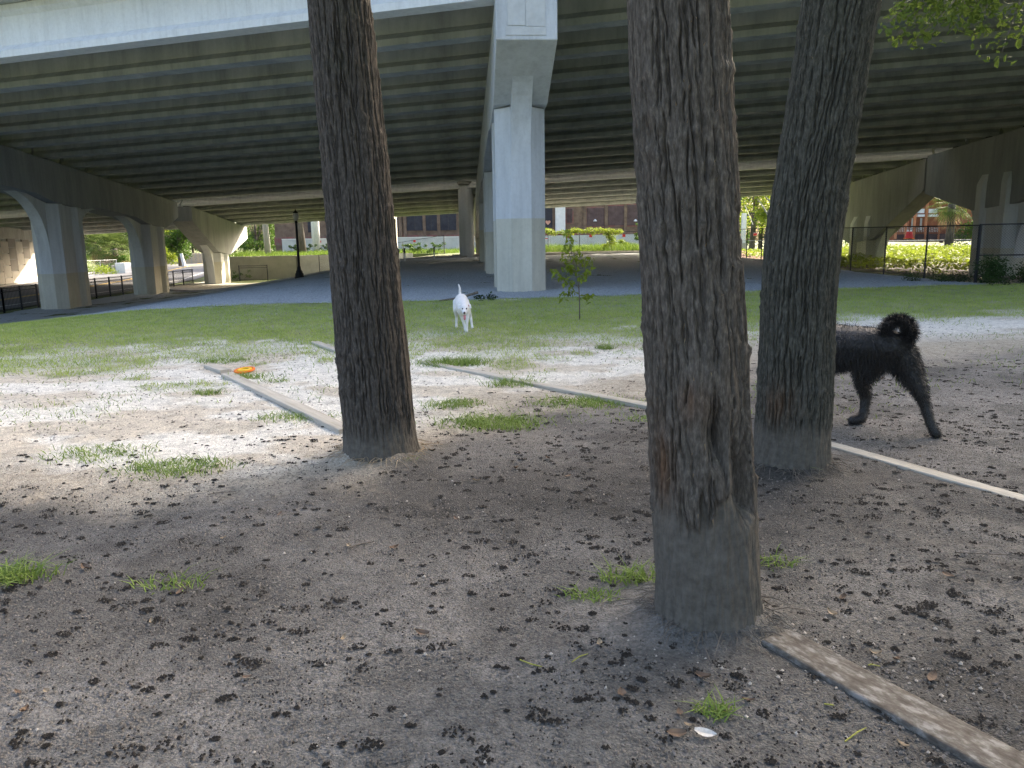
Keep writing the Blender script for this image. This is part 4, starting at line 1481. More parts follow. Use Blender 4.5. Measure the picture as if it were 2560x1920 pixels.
rings = [[(x - hw, y, z + z0), (x, y - .008, z + z0 - .004), (x + hw, y, z + z0), (x, y + .006, z + z0 - .006)] for (x, y, z), hw in zip(tp, (.014, .017, .019, .017, .008))]
mb.loft(rings)
mb.build('tongue', M['pink'], wd_, True)
MB().tube([(-.742, 11.70, .345 + z0), (-.728, 11.665, .322 + z0), (-.712, 11.64, .312 + z0)], [.004, .005, .004], 6).build('mouth_line', M['nose'], wd_)

# ---- black dog walking away to the left behind the mossy palm
b0 = Vector((2.62, 5.68, gz(2.62, 5.68)))
z0 = b0.z
bd_ = thing('black_dog', 'shaggy black dog with curled tail walking away behind the mossy palm', 'dog', b0)
chB = [
    [(2.76, 5.54, .60, .135), (2.67, 5.63, .60, .150), (2.57, 5.80, .585, .160), (2.49, 5.95, .58, .170), (2.42, 6.08, .60, .160), (2.40, 6.17, .63, .13)],
    [(2.53, 5.86, .53, .14), (2.45, 6.02, .50, .15)],
    [(2.40, 6.15, .66, .12), (2.38, 6.26, .71, .10), (2.37, 6.34, .75, .095)],
    [(2.37, 6.36, .76, .10), (2.355, 6.44, .75, .085), (2.34, 6.52, .715, .055), (2.335, 6.57, .70, .045)],
    [(2.84, 5.52, .55, .115), (2.885, 5.46, .43, .085), (2.935, 5.39, .30, .050), (2.965, 5.37, .215, .040), (2.985, 5.33, .11, .034), (3.00, 5.30, .05, .036), (3.015, 5.285, .022, .038)],   # right hind, pushed back
    [(2.70, 5.60, .53, .115), (2.655, 5.66, .42, .090), (2.655, 5.70, .32, .055), (2.705, 5.73, .20, .040), (2.69, 5.71, .09, .034), (2.66, 5.69, .045, .042), (2.60, 5.69, .032, .038)],    # left hind
    [(2.50, 6.1, .5, .075), (2.49, 6.14, .32, .05), (2.48, 6.11, .15, .038), (2.47, 6.1, .05, .036), (2.44, 6.13, .03, .04)],
    [(2.34, 6.05, .5, .075), (2.33, 6.12, .32, .05), (2.31, 6.2, .17, .038), (2.29, 6.2, .06, .036), (2.27, 6.23, .035, .04)],
]
chB = [[(a[0], a[1], a[2] + z0, a[3]) for a in ch] for ch in chB]
bme = blob_mesh('body', shift(chB, b0), .014, M['black_fur'], 3)
bbody = obj('body', bme, bd_)
fur_on(bme, 28000, .042, .0013, 1.1, M['black_fur'], 'coat', bd_, 3, (.35, -.35, 0))
# curled bushy tail
tc_ = Vector((2.79, 5.50, .735 + z0))
ring = []
for k in range(13):
    a = radians(-75 + k * 24)
    ring.append(tc_ + Vector((.084 * cos(a) * .95, -.03 * cos(a) - .012 * k / 12, .084 * sin(a))))
tail_ch = [[(2.80, 5.50, .62 + z0, .05)] + [(p_.x, p_.y, p_.z, .030 - .010 * (k / 12) ** 2) for k, p_ in enumerate(ring)]]
tme = blob_mesh('tail', shift(tail_ch, b0), .009, M['black_fur'], 2)
tl_ = obj('tail', tme, bd_)
fur_on(tme, 8000, .050, .0013, .25, M['black_fur'], 'tail_hair', tl_, 5)
for sx in (-1, 1):
    mb = MB()
    b = Vector((2.37, 6.35, .83 + z0)) + Vector((.78, .62, 0)) * .085 * sx
    P = [b + Vector((0, -.03, .02)), b + Vector((0, .03, .02)), b + Vector((.03 * sx, .03, -.07)), b + Vector((.03 * sx, -.01, -.08))]
    mb.loft([P, [p_ + Vector((.78, .62, 0)) * .012 * sx for p_ in P]])
    mb.build('ear', M['black_fur'], bd_)

# ================================================================== FENCES, LAMP POST
def chainlink(name, label, pts, H, spacing, mat, wire=.055, wr=.0022, midrail=(), group=None, posts_r=.035, gate=None):
    """posts, rails and woven wire along a polyline"""
    pts = [Vector(p) for p in pts]
    root = thing(name, label, 'fence', pts[0], group)
    V_, F_ = [], []
    for si, (a, b) in enumerate(zip(pts[:-1], pts[1:])):
        L = (b - a).length
        k = max(1, round(L / spacing))
        prevt = None
        for i in range(k + 1):
            q_ = a.lerp(b, i / k)
            if i == 0 and si > 0:
                pass
            else:
                MB().tube([q_ - Vector((0, 0, .2)), q_ + Vector((0, 0, H + .02))], posts_r if (i in (0, k)) else posts_r * .8, 8).build('post', mat, root)
            t_ = q_ + Vector((0, 0, H))
            if prevt is not None:
                MB().tube([prevt, t_], posts_r * .6, 6).build('rail', mat, root)
                if si in midrail:
                    MB().tube([prevt - Vector((0, 0, H * .52)), t_ - Vector((0, 0, H * .52))], posts_r * .6, 6).build('rail', mat, root)
            prevt = t_
        # woven wires as thin crossing strips
        d = (b - a) / L
        nrm = Vector((d.y, -d.x, 0)).normalized()
        step = wire * 1.414
        for sgn in (1, -1):
            for s0 in np.arange(-H if sgn > 0 else 0, L if sgn > 0 else L + H, step):
                s1 = s0 + sgn * H
                lo, hi = 0.0, 1.0
                if sgn > 0:
                    if s0 < 0: lo = -s0 / H
                    if s1 > L: hi = (L - s0) / H
                else:
                    if s0 > L: lo = (s0 - L) / H
                    if s1 < 0: hi = s0 / H
                if hi - lo < .02: continue
                pa = a + d * (s0 + sgn * H * lo) + Vector((0, 0, H * lo + .02)) + (b - a).z / L * Vector((0, 0, 0))
                pb = a + d * (s0 + sgn * H * hi) + Vector((0, 0, H * hi - .01))
                wv = Vector((-(pb - pa).z * d.x, -(pb - pa).z * d.y, (pb - pa).dot(Vector((d.x, d.y, 0))))).normalized() * wr
                n0 = len(V_)
                V_ += [pa - wv, pa + wv + nrm * wr, pb + wv + nrm * wr, pb - wv]
                F_ += [(n0, n0 + 1, n0 + 2, n0 + 3)]
    mb = MB()
    mb.v = [tuple(v) for v in V_]
    mb.f = F_
    mb.build('wire_mesh', mat, root)['kind'] = 'stuff'
    return root


def gp(x, y, dz=0.0): return Vector((x, y, gz(x, y) + dz))


fA, fB, fC = gp(13.75, 22.8), gp(13.9, 40), gp(12.6, 57)
chainlink('chain_link_fence', 'tall black chain link fence receding along the right of the gravel', [fA, fB], 1.68, 3.0, M['iron'])
chainlink('chain_link_fence', 'black chain link fence panel with a middle rail at the far right edge', [gp(13.75, 22.75), gp(19.8, 21.6)], 1.70, 3.0, M['iron'], midrail=(0,))
chainlink('chain_link_fence', 'black chain link fence along the back of the gravel before the bright grass', [gp(13.9, 40.2), gp(13.6, 63.5), gp(-2, 66)], 1.72, 2.6, M['iron'], wire=.09, posts_r=.035)
chainlink('chain_link_fence', 'black chain link fence rising past the far pier in front of the white wall', [gp(-6.0, 71), gp(-17, 69)], 1.7, 3.4, M['iron'], wire=.1)


def iron_fence(label, pts, H=1.2, spacing=1.9):
    root = thing('iron_fence', label, 'fence', pts[0], 'black iron railings by the road')
    mbk = MB()
    for a, b in zip(pts[:-1], pts[1:]):
        a, b = Vector(a), Vector(b)
        L = (b - a).length
        k = max(1, round(L / spacing))
        for i in range(k + 1):
            q_ = a.lerp(b, i / k)
            MB().box(q_ + Vector((0, 0, H / 2 - .1)), (.07, .07, H + .2)).build('post', M['iron'], root)
        for hz in (H - .06, H - .22, .12):
            mb = MB().bar(a + Vector((0, 0, hz)), b + Vector((0, 0, hz)), .035, .04)
            mb.build('rail', M['iron'], root)
        for s in np.arange(.06, L, .12):
            q_ = a + (b - a) * (s / L)
            mbk.bar(q_ + Vector((0, 0, .06)), q_ + Vector((0, 0, H + .02)), .012)
    mbk.build('pickets', M['iron'], root)['kind'] = 'stuff'


def fp_(y): return gp(float(left_limit(y)) - .25, y)


iron_fence('black iron railing at the far left edge of the gravel, before the first pier', [fp_(33.0), fp_(36.5), fp_(39.6)])
iron_fence('black iron railing between the two left piers', [fp_(41.2), fp_(46), fp_(51.5)])
iron_fence('black iron railing between the middle left pier and the hammerhead pier', [fp_(54.5), fp_(58.5), fp_(62.5)])
iron_fence('short black iron railing with close pickets in front of the low concrete wall', [gp(-23.3, 66.5), gp(-20.6, 65.6)], H=1.35)

lp = at(749, 692, 47)
lz = gz(lp.x, lp.y)
lamp = thing('lamp_post', 'tall black ornamental lamp post beside the walkway', 'lamp post', (lp.x, lp.y, lz))
MB().lathe((lp.x, lp.y, lz), [(.30, -.1), (.30, .05), (.26, .12), (.25, .28), (.2, .34), (.2, .42), (.14, .5), (.12, .62), (.095, .72)], 16).build('base', M['iron'], lamp, True)
MB().lathe((lp.x, lp.y, lz), [(.085, .70), (.08, 1.5), (.07, 3.25), (.09, 3.3), (.09, 3.36), (.06, 3.42)], 12).build('pole', M['iron'], lamp, True)
MB().lathe((lp.x, lp.y, lz), [(.07, 3.42), (.15, 3.5), (.19, 3.66), (.17, 3.82), (.12, 3.88)], 14).build('globe', M['lampglass'], lamp, True)
MB().lathe((lp.x, lp.y, lz), [(.16, 3.87), (.14, 3.93), (.05, 4.0), (.02, 4.08), (.005, 4.14)], 14).build('cap', M['iron'], lamp, True)

# marker stakes
for (x, y, d, h) in ((1013, 668, 47.5, .8), (1086, 650, 49.5, .75)):
    p = at(x, y, d)
    zz = gz(p.x, p.y)
    t_ = thing('marker_stake', 'white marker stake with dark top, %s of two behind the lone palm' % ('nearer' if h > .77 else 'farther'), 'stake', (p.x, p.y, zz))
    MB().box((p.x, p.y, zz + h * .3), (.09, .03, h * .6 + .1)).build('stake', M['white'], t_)
    MB().box((p.x, p.y, zz + h * .8), (.1, .04, h * .4)).build('top_band', M['iron'], t_)

# weeds under the fence corner and small weeds on the gravel
def weed(label, c_, r, n, size, h, mat=None, name='weed_bush'):
    root = thing(name, label, 'bush', c_)
    cs = [(c_[0] + random.uniform(-r, r), c_[1] + random.uniform(-r, r) * .4, c_[2] + random.uniform(.1, 1) * h) for _ in range(12)]
    crown_part('foliage', mat or M['bush'], root, cs, [r * .28] * 12, n, size)
    for c in cs[:7]:
        MB().tube([(c_[0] + (c[0] - c_[0]) * .3, c[1], c_[2] - .05), c], [.01, .004], 5).build('stem', M['twig'], root)
    return root


weed('dark green weed bush at the fence corner on the right edge', gp(14.9, 22.2), 1.5, 5200, .075, .62)
weed('low weeds along the chain link fence left of the weed bush', gp(13.3, 23.9), .9, 1400, .06, .25)
weed('small green weed behind the white dog at the gravel edge', gp(-.62, 18.9), .28, 260, .06, .16)
c_ = gp(-1.3, 18.75)
mb = MB()
mb.tube([c_ + Vector((-.45, 0, .02)), c_ + Vector((.05, .1, .07)), c_ + Vector((.5, .15, .2))], [.015, .03, .035], 7)
tag(mb.build('driftwood', M['twig']), 'grey fallen branch behind the white dog at the gravel edge', 'branch')

# ================================================================== BACKGROUND
# low concrete wall with planted bank behind it, left of centre
wa, wb, wc = Vector((-25.4, 68.5, 0)), Vector((-19.3, 70.0, 0)), Vector((-9.5, 75.5, 0))
cw = thing('concrete_wall', 'low stained concrete retaining wall right of the road behind the lamp post', 'wall', (wa.x, wa.y, -1.4))
segs = [(wa, wa.lerp(wb, .5)), (wa.lerp(wb, .5), wb), (wb, wb.lerp(wc, .34)), (wb.lerp(wc, .34), wb.lerp(wc, .67)), (wb.lerp(wc, .67), wc)]
for a, b in segs:
    d = (b - a).normalized()
    mb = MB().bar(Vector((a.x, a.y, -.75)) + d * .012, Vector((b.x, b.y, -.75)) - d * .012, .35, 2.5)
    mb.build('panel', M['panel'], cw)
mb = MB().bar(Vector((wa.x, wa.y, -.75)), Vector((wa.x - 4.0, wa.y + 14, -.75)), .35, 2.48)
mb.build('return_wall', M['panel'], cw)
mb = MB()
poly = [(wa.x, wa.y + .1), (wb.x, wb.y + .1), (wc.x, wc.y + .1), (wc.x + 26, 77), (wc.x + 26, 104), (-36, 104), (wa.x - 4, wa.y + 14)]
mb.prism(poly, -1.8, .42)
M['bank'] = pm('grassy_soil', [(.3, (.07, .09, .03)), (.7, (.14, .17, .06))], .8, .95, .5, 20, dist=.05)
tag(mb.build('bank', M['bank']), None, None, None, 'structure')


def scatter_grass(name, label, x0, x1, y0, y1, n, h, wd, mat, zf, edge=None):
    xs = RNG.uniform(x0, x1, n)
    ys = RNG.uniform(y0, y1, n)
    if edge is not None:
        k = edge(xs, ys)
        xs, ys = xs[k], ys[k]
    n = len(xs)
    hh = h * RNG.uniform(.4, 1.3, n) * (.5 + vn(xs * .7, ys * .7, 4))
    a = RNG.uniform(0, 2 * pi, n)
    z = zf(xs, ys)
    B = np.stack([xs, ys, z], -1)
    wv = np.stack([np.cos(a), np.sin(a), 0 * a], -1) * wd
    tip = B + np.stack([np.cos(a * 3) * hh * .5, np.sin(a * 3) * hh * .5, hh], -1)
    P = np.stack([B - wv, B + wv, tip], 1).reshape(-1, 3)
    o = obj(name, np_mesh(name, P, np.arange(n * 3).reshape(-1, 3), False, mat))
    return tag(o, label, None, None, 'stuff')


inside = lambda x, y: (y > np.interp(x, [-26, -19.3, -9.5, 16], [68.7, 70.3, 75.8, 77.3])) & (x > -26 - (y - 69) * .28)
scatter_grass('bank_grass', 'grass growing on top of the low concrete wall', -36, 16, 68, 100, 26000, .38, .03, M['grass_far'], lambda x, y: .42 + 0 * x, inside)
scatter_grass('far_grass', 'bright sunlit grass strip beyond the gravel', -2, 15, 61, 77, 22000, .55, .03, M['grass_far'], lambda x, y: zt(x, y), lambda x, y: y > walk_y(x) + 3)
scatter_grass('verge_grass', 'sunlit grass verge across the road', -120, -36, 55, 190, 30000, .3, .06, M['grass_far'], lambda x, y: zt(x, y), lambda x, y: x < road_l(y) - .6)
# concrete ledge in front of the bright grass
mb = MB()
pl = [Vector((x, float(walk_y(x)) + 1.35, 0)) for x in np.linspace(-4, 13.5, 12)]
for a, b in zip(pl[:-1], pl[1:]):
    mb.bar((a.x, a.y, gz(a.x, a.y) + .06), (b.x, b.y, gz(b.x, b.y) + .06), .25, .22)
lo = mb.build('kerb', M['walk'])
tag(lo, None, None, None, 'structure')
mb = MB()
pl = [Vector((x, float(walk_y(x)) - 1.5, 0)) for x in np.linspace(-25, 13.5, 30)]
for a, b in zip(pl[:-1], pl[1:]):
    mb.bar((a.x, a.y, gz(a.x, a.y) + .03), (b.x, b.y, gz(b.x, b.y) + .03), .25, .2)
tag(mb.build('kerb', M['walk']), None, None, None, 'structure')

# ---- abandoned brick warehouse across the back
BY = 108.0
wh = thing('brick_warehouse', 'abandoned brick warehouse with boarded windows behind the overpasses', 'building', (0, BY, 0))


def bx(px0, px1, py0, py1, dd=0.0, d=BY):
    a, b = at(px0, py1, d), at(px1, py0, d)
    return a.x, b.x, a.z, b.z


mb = MB().box((-5.5, BY + 6, 4.6), (54, 12, 10.4))
mb.build('wall', M['brick'], wh)
mb = MB().box((-5.5, BY - .05, 2.0), (54.2, .16, 1.1))
mb.build('base_band', M['redbase'], wh)
wins = [(1467, 1511, 520, 566, 'board'), (1519, 1560, 515, 564, 'board'), (1567, 1606, 512, 564, 'board'), (1416, 1431, 522, 557, 'board'), (994, 1004, 530, 577, 'board2'), (1016, 1058, 525, 577, 'board2'), (1064, 1092, 525, 577, 'board2'), (1101, 1140, 520, 576, 'board2'), (771, 794, 545, 581, 'board2'), (880, 930, 520, 570, 'board2'), (940, 985, 525, 577, 'board2'), (1612, 1650, 512, 564, 'board'), (1660, 1700, 512, 564, 'board'), (1350, 1381, 505, 570, 'board2'), (1270, 1310, 505, 570, 'board2')]
for (a0, a1, b0_, b1, mt) in wins:
    x0, x1, zz0, zz1 = bx(a0, a1, b0_, b1)
    mb = MB().box(((x0 + x1) / 2, BY + .0, (zz0 + zz1) / 2), (x1 - x0 + .3, .14, zz1 - zz0 + .3))
    wn = mb.build('window', M['redbase'] if mt == 'board' else M['brick'], wh)
    mb = MB().box(((x0 + x1) / 2 - (x1 - x0) / 4, BY - .10, (zz0 + zz1) / 2), ((x1 - x0) / 2 - .02, .06, zz1 - zz0))
    mb.build('board', M[mt], wn)
    mb = MB().box(((x0 + x1) / 2 + (x1 - x0) / 4, BY - .10, (zz0 + zz1) / 2), ((x1 - x0) / 2 - .02, .06, zz1 - zz0))
    mb.build('board', M[mt], wn)
for a in (1462, 1515, 1563, 1609, 1001, 1013, 1061, 1097):
    x = at(a, 560, BY).x
    MB().box((x, BY - .12, 5.0), (.42, .3, 6.2)).build('pilaster', M['brick'], wh)
# heart painted on a dark board and two small vents
hx = at(1371, 587, BY)
x0, x1, zz0, zz1 = bx(1355, 1381, 530, 569)
pts = []
for k in range(40):
    t = 2 * pi * k / 40
    pts.append((16 * sin(t) ** 3, 13 * cos(t) - 5 * cos(2 * t) - 2 * cos(3 * t) - cos(4 * t)))
hc = at(1370, 556, BY - .3)
sc_ = .35 / 16
mb = MB()
mb.loft([[(hc.x + u * sc_, BY - .20, hc.z + v * sc_) for u, v in pts], [(hc.x + u * sc_, BY - .15, hc.z + v * sc_) for u, v in pts]])
M['heart'] = pm('heart_paint', [(.3, (.62, .3, .2)), (.7, (.72, .42, .3))], 4, .8, 0)
mb.build('heart', M['heart'], wh)
for a in (1488, 1589):
    c_ = at(a, 551, BY - .3)
    MB().lathe((c_.x, BY - .2, c_.z - .12), [(.26, 0), (.22, .12), (.1, .26), (.02, .3)], 12).build('vent', M['white'], wh)
# white column-like pilaster
x0, x1, zz0, zz1 = bx(1388, 1412, 500, 584)
MB().box(((x0 + x1) / 2, BY - .5, (zz0 + zz1) / 2 + 1), (x1 - x0, .9, zz1 - zz0 + 2)).build('white_pillar', M['white'], wh)
# white low wall with signs
WY = 98.0
ww = thing('white_wall', 'long low white wall in front of the brick warehouse with small red signs', 'wall', (-14, WY, .4))
xa, xb = at(705, 600, WY).x, at(1350, 600, WY).x
k = 16
for i in range(k):
    a, b = xa + (xb - xa) * i / k, xa + (xb - xa) * (i + 1) / k
    MB().box(((a + b) / 2, WY, 1.25), (b - a - .03, .2, 1.75)).build('panel', M['whitewall'], ww)
MB().box(((xa + xb) / 2, WY, 2.17), (xb - xa, .3, .1)).build('coping', M['white'], ww)
for (a, b_) in ((755, 606), (800, 604), (1036, 603)):
    c_ = at(a, b_, WY - .15)
    MB().box((c_.x, WY - .13, c_.z), (.3, .03, .24)).build('sign', M['red'], ww)
MB().box((at(1036, 613, WY).x, WY - .13, at(1036, 613, WY).z), (.8, .03, .36)).build('sign', M['whitewall'], ww)
for r in range(3):
    for c__ in range(6):
        MB().box((at(1036, 613, WY).x - .3 + c__ * .12, WY - .155, at(1036, 613, WY).z - .11 + r * .11), (.05, .012, .05)).build('printed_mark', M['board2'], ww)
# grey block wall section at the right
gw = thing('block_wall', 'grey low wall with red signs behind the fence right of the central pier', 'wall', (8, 92, .4))
xa, xb = at(1330, 600, 92).x, at(1700, 600, 92).x
for i in range(8):
    a, b = xa + (xb - xa) * i / 8, xa + (xb - xa) * (i + 1) / 8
    MB().box(((a + b) / 2, 92, 1.2), (b - a - .03, .2, 1.8)).build('panel', M['whitewall'], gw)
for (a, b_) in ((1366, 597), (1420, 591), (1560, 589), (1477, 590)):
    c_ = at(a, b_, 91.8)
    MB().box((c_.x, 91.86, c_.z), (.36, .03, .3)).build('sign', M['red'] if a != 1366 else M['white'], gw)
    if a == 1366: MB().box((c_.x, 91.835, c_.z + .03), (.3, .012, .1)).build('sign_text', M['red'], gw)
# vine on the back fence
vr = thing('vine', 'yellow green vine draped over the back chain link fence', 'vine', gp(6, 65.2))
cs = [(x, float(np.interp(x, [-2, 13.6], [66, 63.5])) - .1, gz(x, 65) + 1.72 + random.uniform(-.2, .15)) for x in np.linspace(2.8, 9.2, 26)]
rs = [random.uniform(.2, .42) for _ in cs]
cs += [(8.2 + random.uniform(-.4, .4), 64.2, gz(8.2, 64.2) + z_) for z_ in np.linspace(.3, 1.6, 10)]
rs += [.35] * 10
crown_part('leaves', M['vine'], vr, cs, rs, 3600, .14)
mb = MB().tube([(8.2, 64.25, .3), (8.3, 64.25, 1.2), (8.0, 64.2, 2.1), (5, 64.9, 2.2)], [.05, .04, .03, .015], 6)
mb.build('stem', M['twig'], vr)
# ---- trees, poles and vehicles seen through the gaps
def pat(px, py, d): return at(px, py, d)


def gpx(px, d):
    p = at(px, 600, d)
    return Vector((p.x, d, gz(p.x, d)))


b_ = gpx(668, 82); b_.z = .4
up = thing('utility_pole', 'grey wooden utility pole standing on the bank left of the lamp post', 'pole', b_)
MB().tube([b_ - Vector((0, 0, .3)), b_ + Vector((-.25, 0, 9))], [.34, .27], 12).build('pole', M['conc'], up, True)
MB().box(b_ + Vector((-.2, 0, 8.2)), (2.4, .12, .14)).build('crossarm', M['twig'], up)
for k, (px, d, ln, lab, r_) in enumerate([(756, 84, -.5, 'leaning dark tree on the bank behind the wall, left of two', .36), (832, 86, -.7, 'leaning dark tree on the bank behind the wall, right of two', .46)]):
    b_ = gpx(px, d); b_.z = .4
    tree('shade_tree', lab, b_, 9.5, 3.2, 3500, .3, M['leaf_far'], r_, (ln, 0), 'dark trees on the bank', .55, seed=20 + k)
wp = gpx(790, 96); wp.z = .4
cy_ = thing('white_tank', 'white upright tank standing between the two leaning trees', 'tank', wp)
MB().lathe((wp.x, wp.y, wp.z), [(.5, 0), (.5, 6.4), (.4, 6.7), (.1, 6.9)], 20).build('shell', M['white'], cy_, True)
MB().lathe((wp.x, wp.y, wp.z), [(.56, .0), (.56, .35)], 20).build('foot_ring', M['galv'], cy_, True)
tree('leafy_tree', 'bright green leafy tree behind the utility pole', gpx(640, 118), 9, 4.2, 5200, .32, M['leaf_far'], .25, (0, 0), 'green trees beyond the road', .22, seed=31)
tree('leafy_tree', 'bright green leafy tree right of the utility pole', gpx(705, 126), 10, 4.2, 4800, .34, M['leaf_far'], .25, (0, 0), 'green trees beyond the road', .3, seed=33)


def car(label, c_, mat, heading=0.0, L=4.6, van=False):
    root = thing('parked_car', label, 'car', c_)
    prof = [(-.5, .25), (-.5, .62), (-.46, .78), (-.30, .84), (-.17, 1.36), (.22, 1.40), (.36, .90), (.48, .80), (.5, .5), (.5, .25)] if not van else [(-.5, .25), (-.5, .9), (-.42, 1.05), (-.33, 1.75), (.5, 1.8), (.5, .25)]
    mb = MB()
    cz, sz_ = c_[2], 1.0
    H_ = .86
    rings = []
    for s, inset in ((-.85, .03), (-.78, 0), (.78, 0), (.85, .03)):
        rings.append([Vector((c_[0] + x * L, c_[1] + s, cz + z)) for x, z in prof])
    mb.loft(rings)
    mb.build('body', mat, root)
    for s in (-.862, .862):
        mb = MB()
        w_ = [(-.24, .92), (-.16, 1.30), (.02, 1.33), (.02, .92)] if not van else [(-.36, 1.1), (-.3, 1.6), (-.12, 1.6), (-.12, 1.1)]
        mb.loft([[(c_[0] + x * L, c_[1] + s - .006, cz + z) for x, z in w_], [(c_[0] + x * L, c_[1] + s + .006, cz + z) for x, z in w_]])
        mb.build('window', M['glass'], root)
        if not van:
            mb = MB()
            w_ = [(.04, .92), (.04, 1.33), (.2, 1.34), (.30, .94)]
            mb.loft([[(c_[0] + x * L, c_[1] + s - .006, cz + z) for x, z in w_], [(c_[0] + x * L, c_[1] + s + .006, cz + z) for x, z in w_]])
            mb.build('window', M['glass'], root)
    for x in (-.32, .32):
        for s in (-.8, .8):
            mb = MB()
            mb.tube([(c_[0] + x * L, c_[1] + s - .11, cz + .33), (c_[0] + x * L, c_[1] + s + .11, cz + .33)], .33, 16)
            wl = mb.build('wheel', M['tyre'], root)
            mb = MB()
            mb.tube([(c_[0] + x * L, c_[1] + s - .12, cz + .33), (c_[0] + x * L, c_[1] + s + .12, cz + .33)], .18, 12)
            mb.build('rim', M['galv'], wl)
    return root


c_ = gpx(722, 120); c_.z = .30
car('white car parked beyond the bank, left of the leaning trees', c_, M['white'], L=4.4)
# left: shrubs, palm with dead skirt, white block, fence, verge trees
def palm_far(label, base, h, r, skirt, ntr=.28, seed=0):
    root = thing('skirted_palm', label, 'palm tree', base)
    random.seed(seed)
    base = Vector(base)
    MB().tube([base - Vector((0, 0, .2)), base + Vector((.1, 0, h * .5)), base + Vector((0, 0, h))], [ntr * 1.2, ntr, ntr], 10).build('trunk', M['trunk_far'], root, True)
    mb = MB()
    for k in range(34):
        a = k * 2.4
        el = radians(75 - k * 3.6)
        frond_fan(mb, base + Vector((0, 0, h)), (cos(a) * cos(el), sin(a) * cos(el), sin(el)), r * .55, r * .62, 18)
    mb.build('crown', M['frond'], root)
    mb = MB()
    for k in range(skirt):
        a = k * 2.4
        el = radians(-35 - (k % 9) * 6)
        frond_fan(mb, base + Vector((0, 0, h - .15 * (k % 5))), (cos(a) * cos(el), sin(a) * cos(el), sin(el)), r * .5, r * .5, 12)
    mb.build('dead_skirt', M['frond_dry'], root)


palm_far('palm with a tan skirt of dead fronds across the road, between the left piers', gpx(282, 98), 2.9, 3.0, 40, .4, 3)
palm_far('second palm with hanging dead fronds, partly behind the first', gpx(245, 106), 3.3, 2.6, 24, .3, 8)
for k, (px, d, h, r_, mt, lab) in enumerate([(195, 128, 9, 6, 'leaf_dark', 'dark tree mass across the road, leftmost'), (250, 135, 10, 6, 'leaf_dark', 'dark tree mass behind the skirted palm'), (330, 140, 11, 6.5, 'leaf_dark', 'dark tree mass right of the skirted palm'), (405, 128, 6.5, 3.6, 'vine', 'yellow green roadside tree, left of two between the piers'), (445, 120, 7.0, 3.3, 'leaf_far', 'bright round roadside tree between the two piers'), (520, 150, 12, 6.5, 'leaf_dark', 'dark tree behind the hammerhead pier'), (480, 160, 12, 7, 'leaf_dark', 'dark tall tree behind the bright round tree'), (585, 190, 9, 6, 'leaf_far', 'pale distant tree behind the road cones')]):
    tree('roadside_tree', lab, gpx(px, d), h, r_, 4200, .42, M[mt], .25, (0, 0), 'trees across the road', .16, seed=50 + k)
c_ = gpx(302, 91)
blk = thing('white_block', 'bright white concrete block on the verge under the skirted palm', 'block', c_)
MB().box((c_.x, c_.y, c_.z + .62), (1.75, 1.0, 1.25), rz=-.5).build('block', M['white'], blk, bevel=.06)
MB().box((c_.x - 1.1, c_.y + .3, c_.z + .5), (.35, .9, 1.0), rz=-.5).build('plinth', M['panel'], blk, bevel=.03)
chainlink('chain_link_fence', 'grey chain link fence overgrown with creepers on the far verge', [gpx(200, 86), gpx(285, 92)], 1.6, 2.6, M['galv'], wire=.12)
weed('pale creeper on the grey chain link fence at the far verge', gpx(228, 88), 2.6, 1500, .2, .9, M['vine'], 'creeper')
weed('round green shrub left of the white block', gpx(262, 93), 1.0, 700, .2, 1.9, M['leaf_far'], 'shrub')
weed('green shrub right of the white block', gpx(325, 96), 2.0, 1500, .22, 1.8, M['leaf_far'], 'shrub')
weed('clipped green shrub behind the short iron railing', gpx(595, 67.4), .75, 800, .1, .9, M['leaf_far'], 'shrub')
# wooden fence across the road with a white post
wf = thing('wooden_fence', 'weathered wooden fence behind the roadside trees', 'fence', gpx(440, 134))
a, b = gpx(405, 134), gpx(525, 140)
for i in range(44):
    q_ = a.lerp(b, i / 43)
    MB().box((q_.x, q_.y, q_.z + .9), (.30, .05, 1.8 + .1 * (i % 3))).build('plank', M['wood'] if i % 4 else M['galv'], wf)
c_ = gpx(455, 118)
pp = thing('white_post', 'leaning white post beside the road between the piers', 'post', c_)
MB().bar(c_, c_ + Vector((-.3, 0, 2.0)), .4, .3).build('post', M['white'], pp)
MB().box(c_ + Vector((0, 0, .08)), (.9, .7, .16)).build('foot', M['walk'], pp)
for k, px in enumerate((574, 584)):
    c_ = gpx(px, 150 + k * 6)
    cn = thing('traffic_cone', 'orange traffic cone on the far road, %s of two' % ('left' if k == 0 else 'right'), 'cone', c_)
    MB().box((c_.x, c_.y, c_.z + .1), (.7, .7, .08)).build('base', M['tyre'], cn)
    MB().lathe((c_.x, c_.y, c_.z + .14), [(.28, 0), (.2, .5)], 12).build('cone', M['orange'], cn)
    MB().lathe((c_.x, c_.y, c_.z + .14), [(.2, .5), (.14, .85)], 12).build('collar', M['white'], cn)
    MB().lathe((c_.x, c_.y, c_.z + .14), [(.14, .85), (.06, 1.25)], 12).build('tip', M['orange'], cn)
# low plants before the white wall
for k, (px, d) in enumerate(((735, 92), (775, 93), (805, 91), (1050, 78), (1020, 79), (1090, 78))):
    c_ = gpx(px, d); c_.z = .42
    weed('dark spiky plant before the white wall, number %s from the left' % ('one', 'two', 'three', 'five', 'four', 'six')[k], c_, .8, 420, .2, 1.0, M['leaf_far'] if k > 2 else M['bush'], 'shrub')
weed('yellow green shrub behind the back fence right of the vine', gpx(1545, 70), 1.1, 900, .16, .9, M['vine'], 'shrub')
weed('young leafy shrub by the fence left of the torn palm', gpx(1608, 70), .9, 700, .2, 2.4, M['leaf_far'], 'shrub')

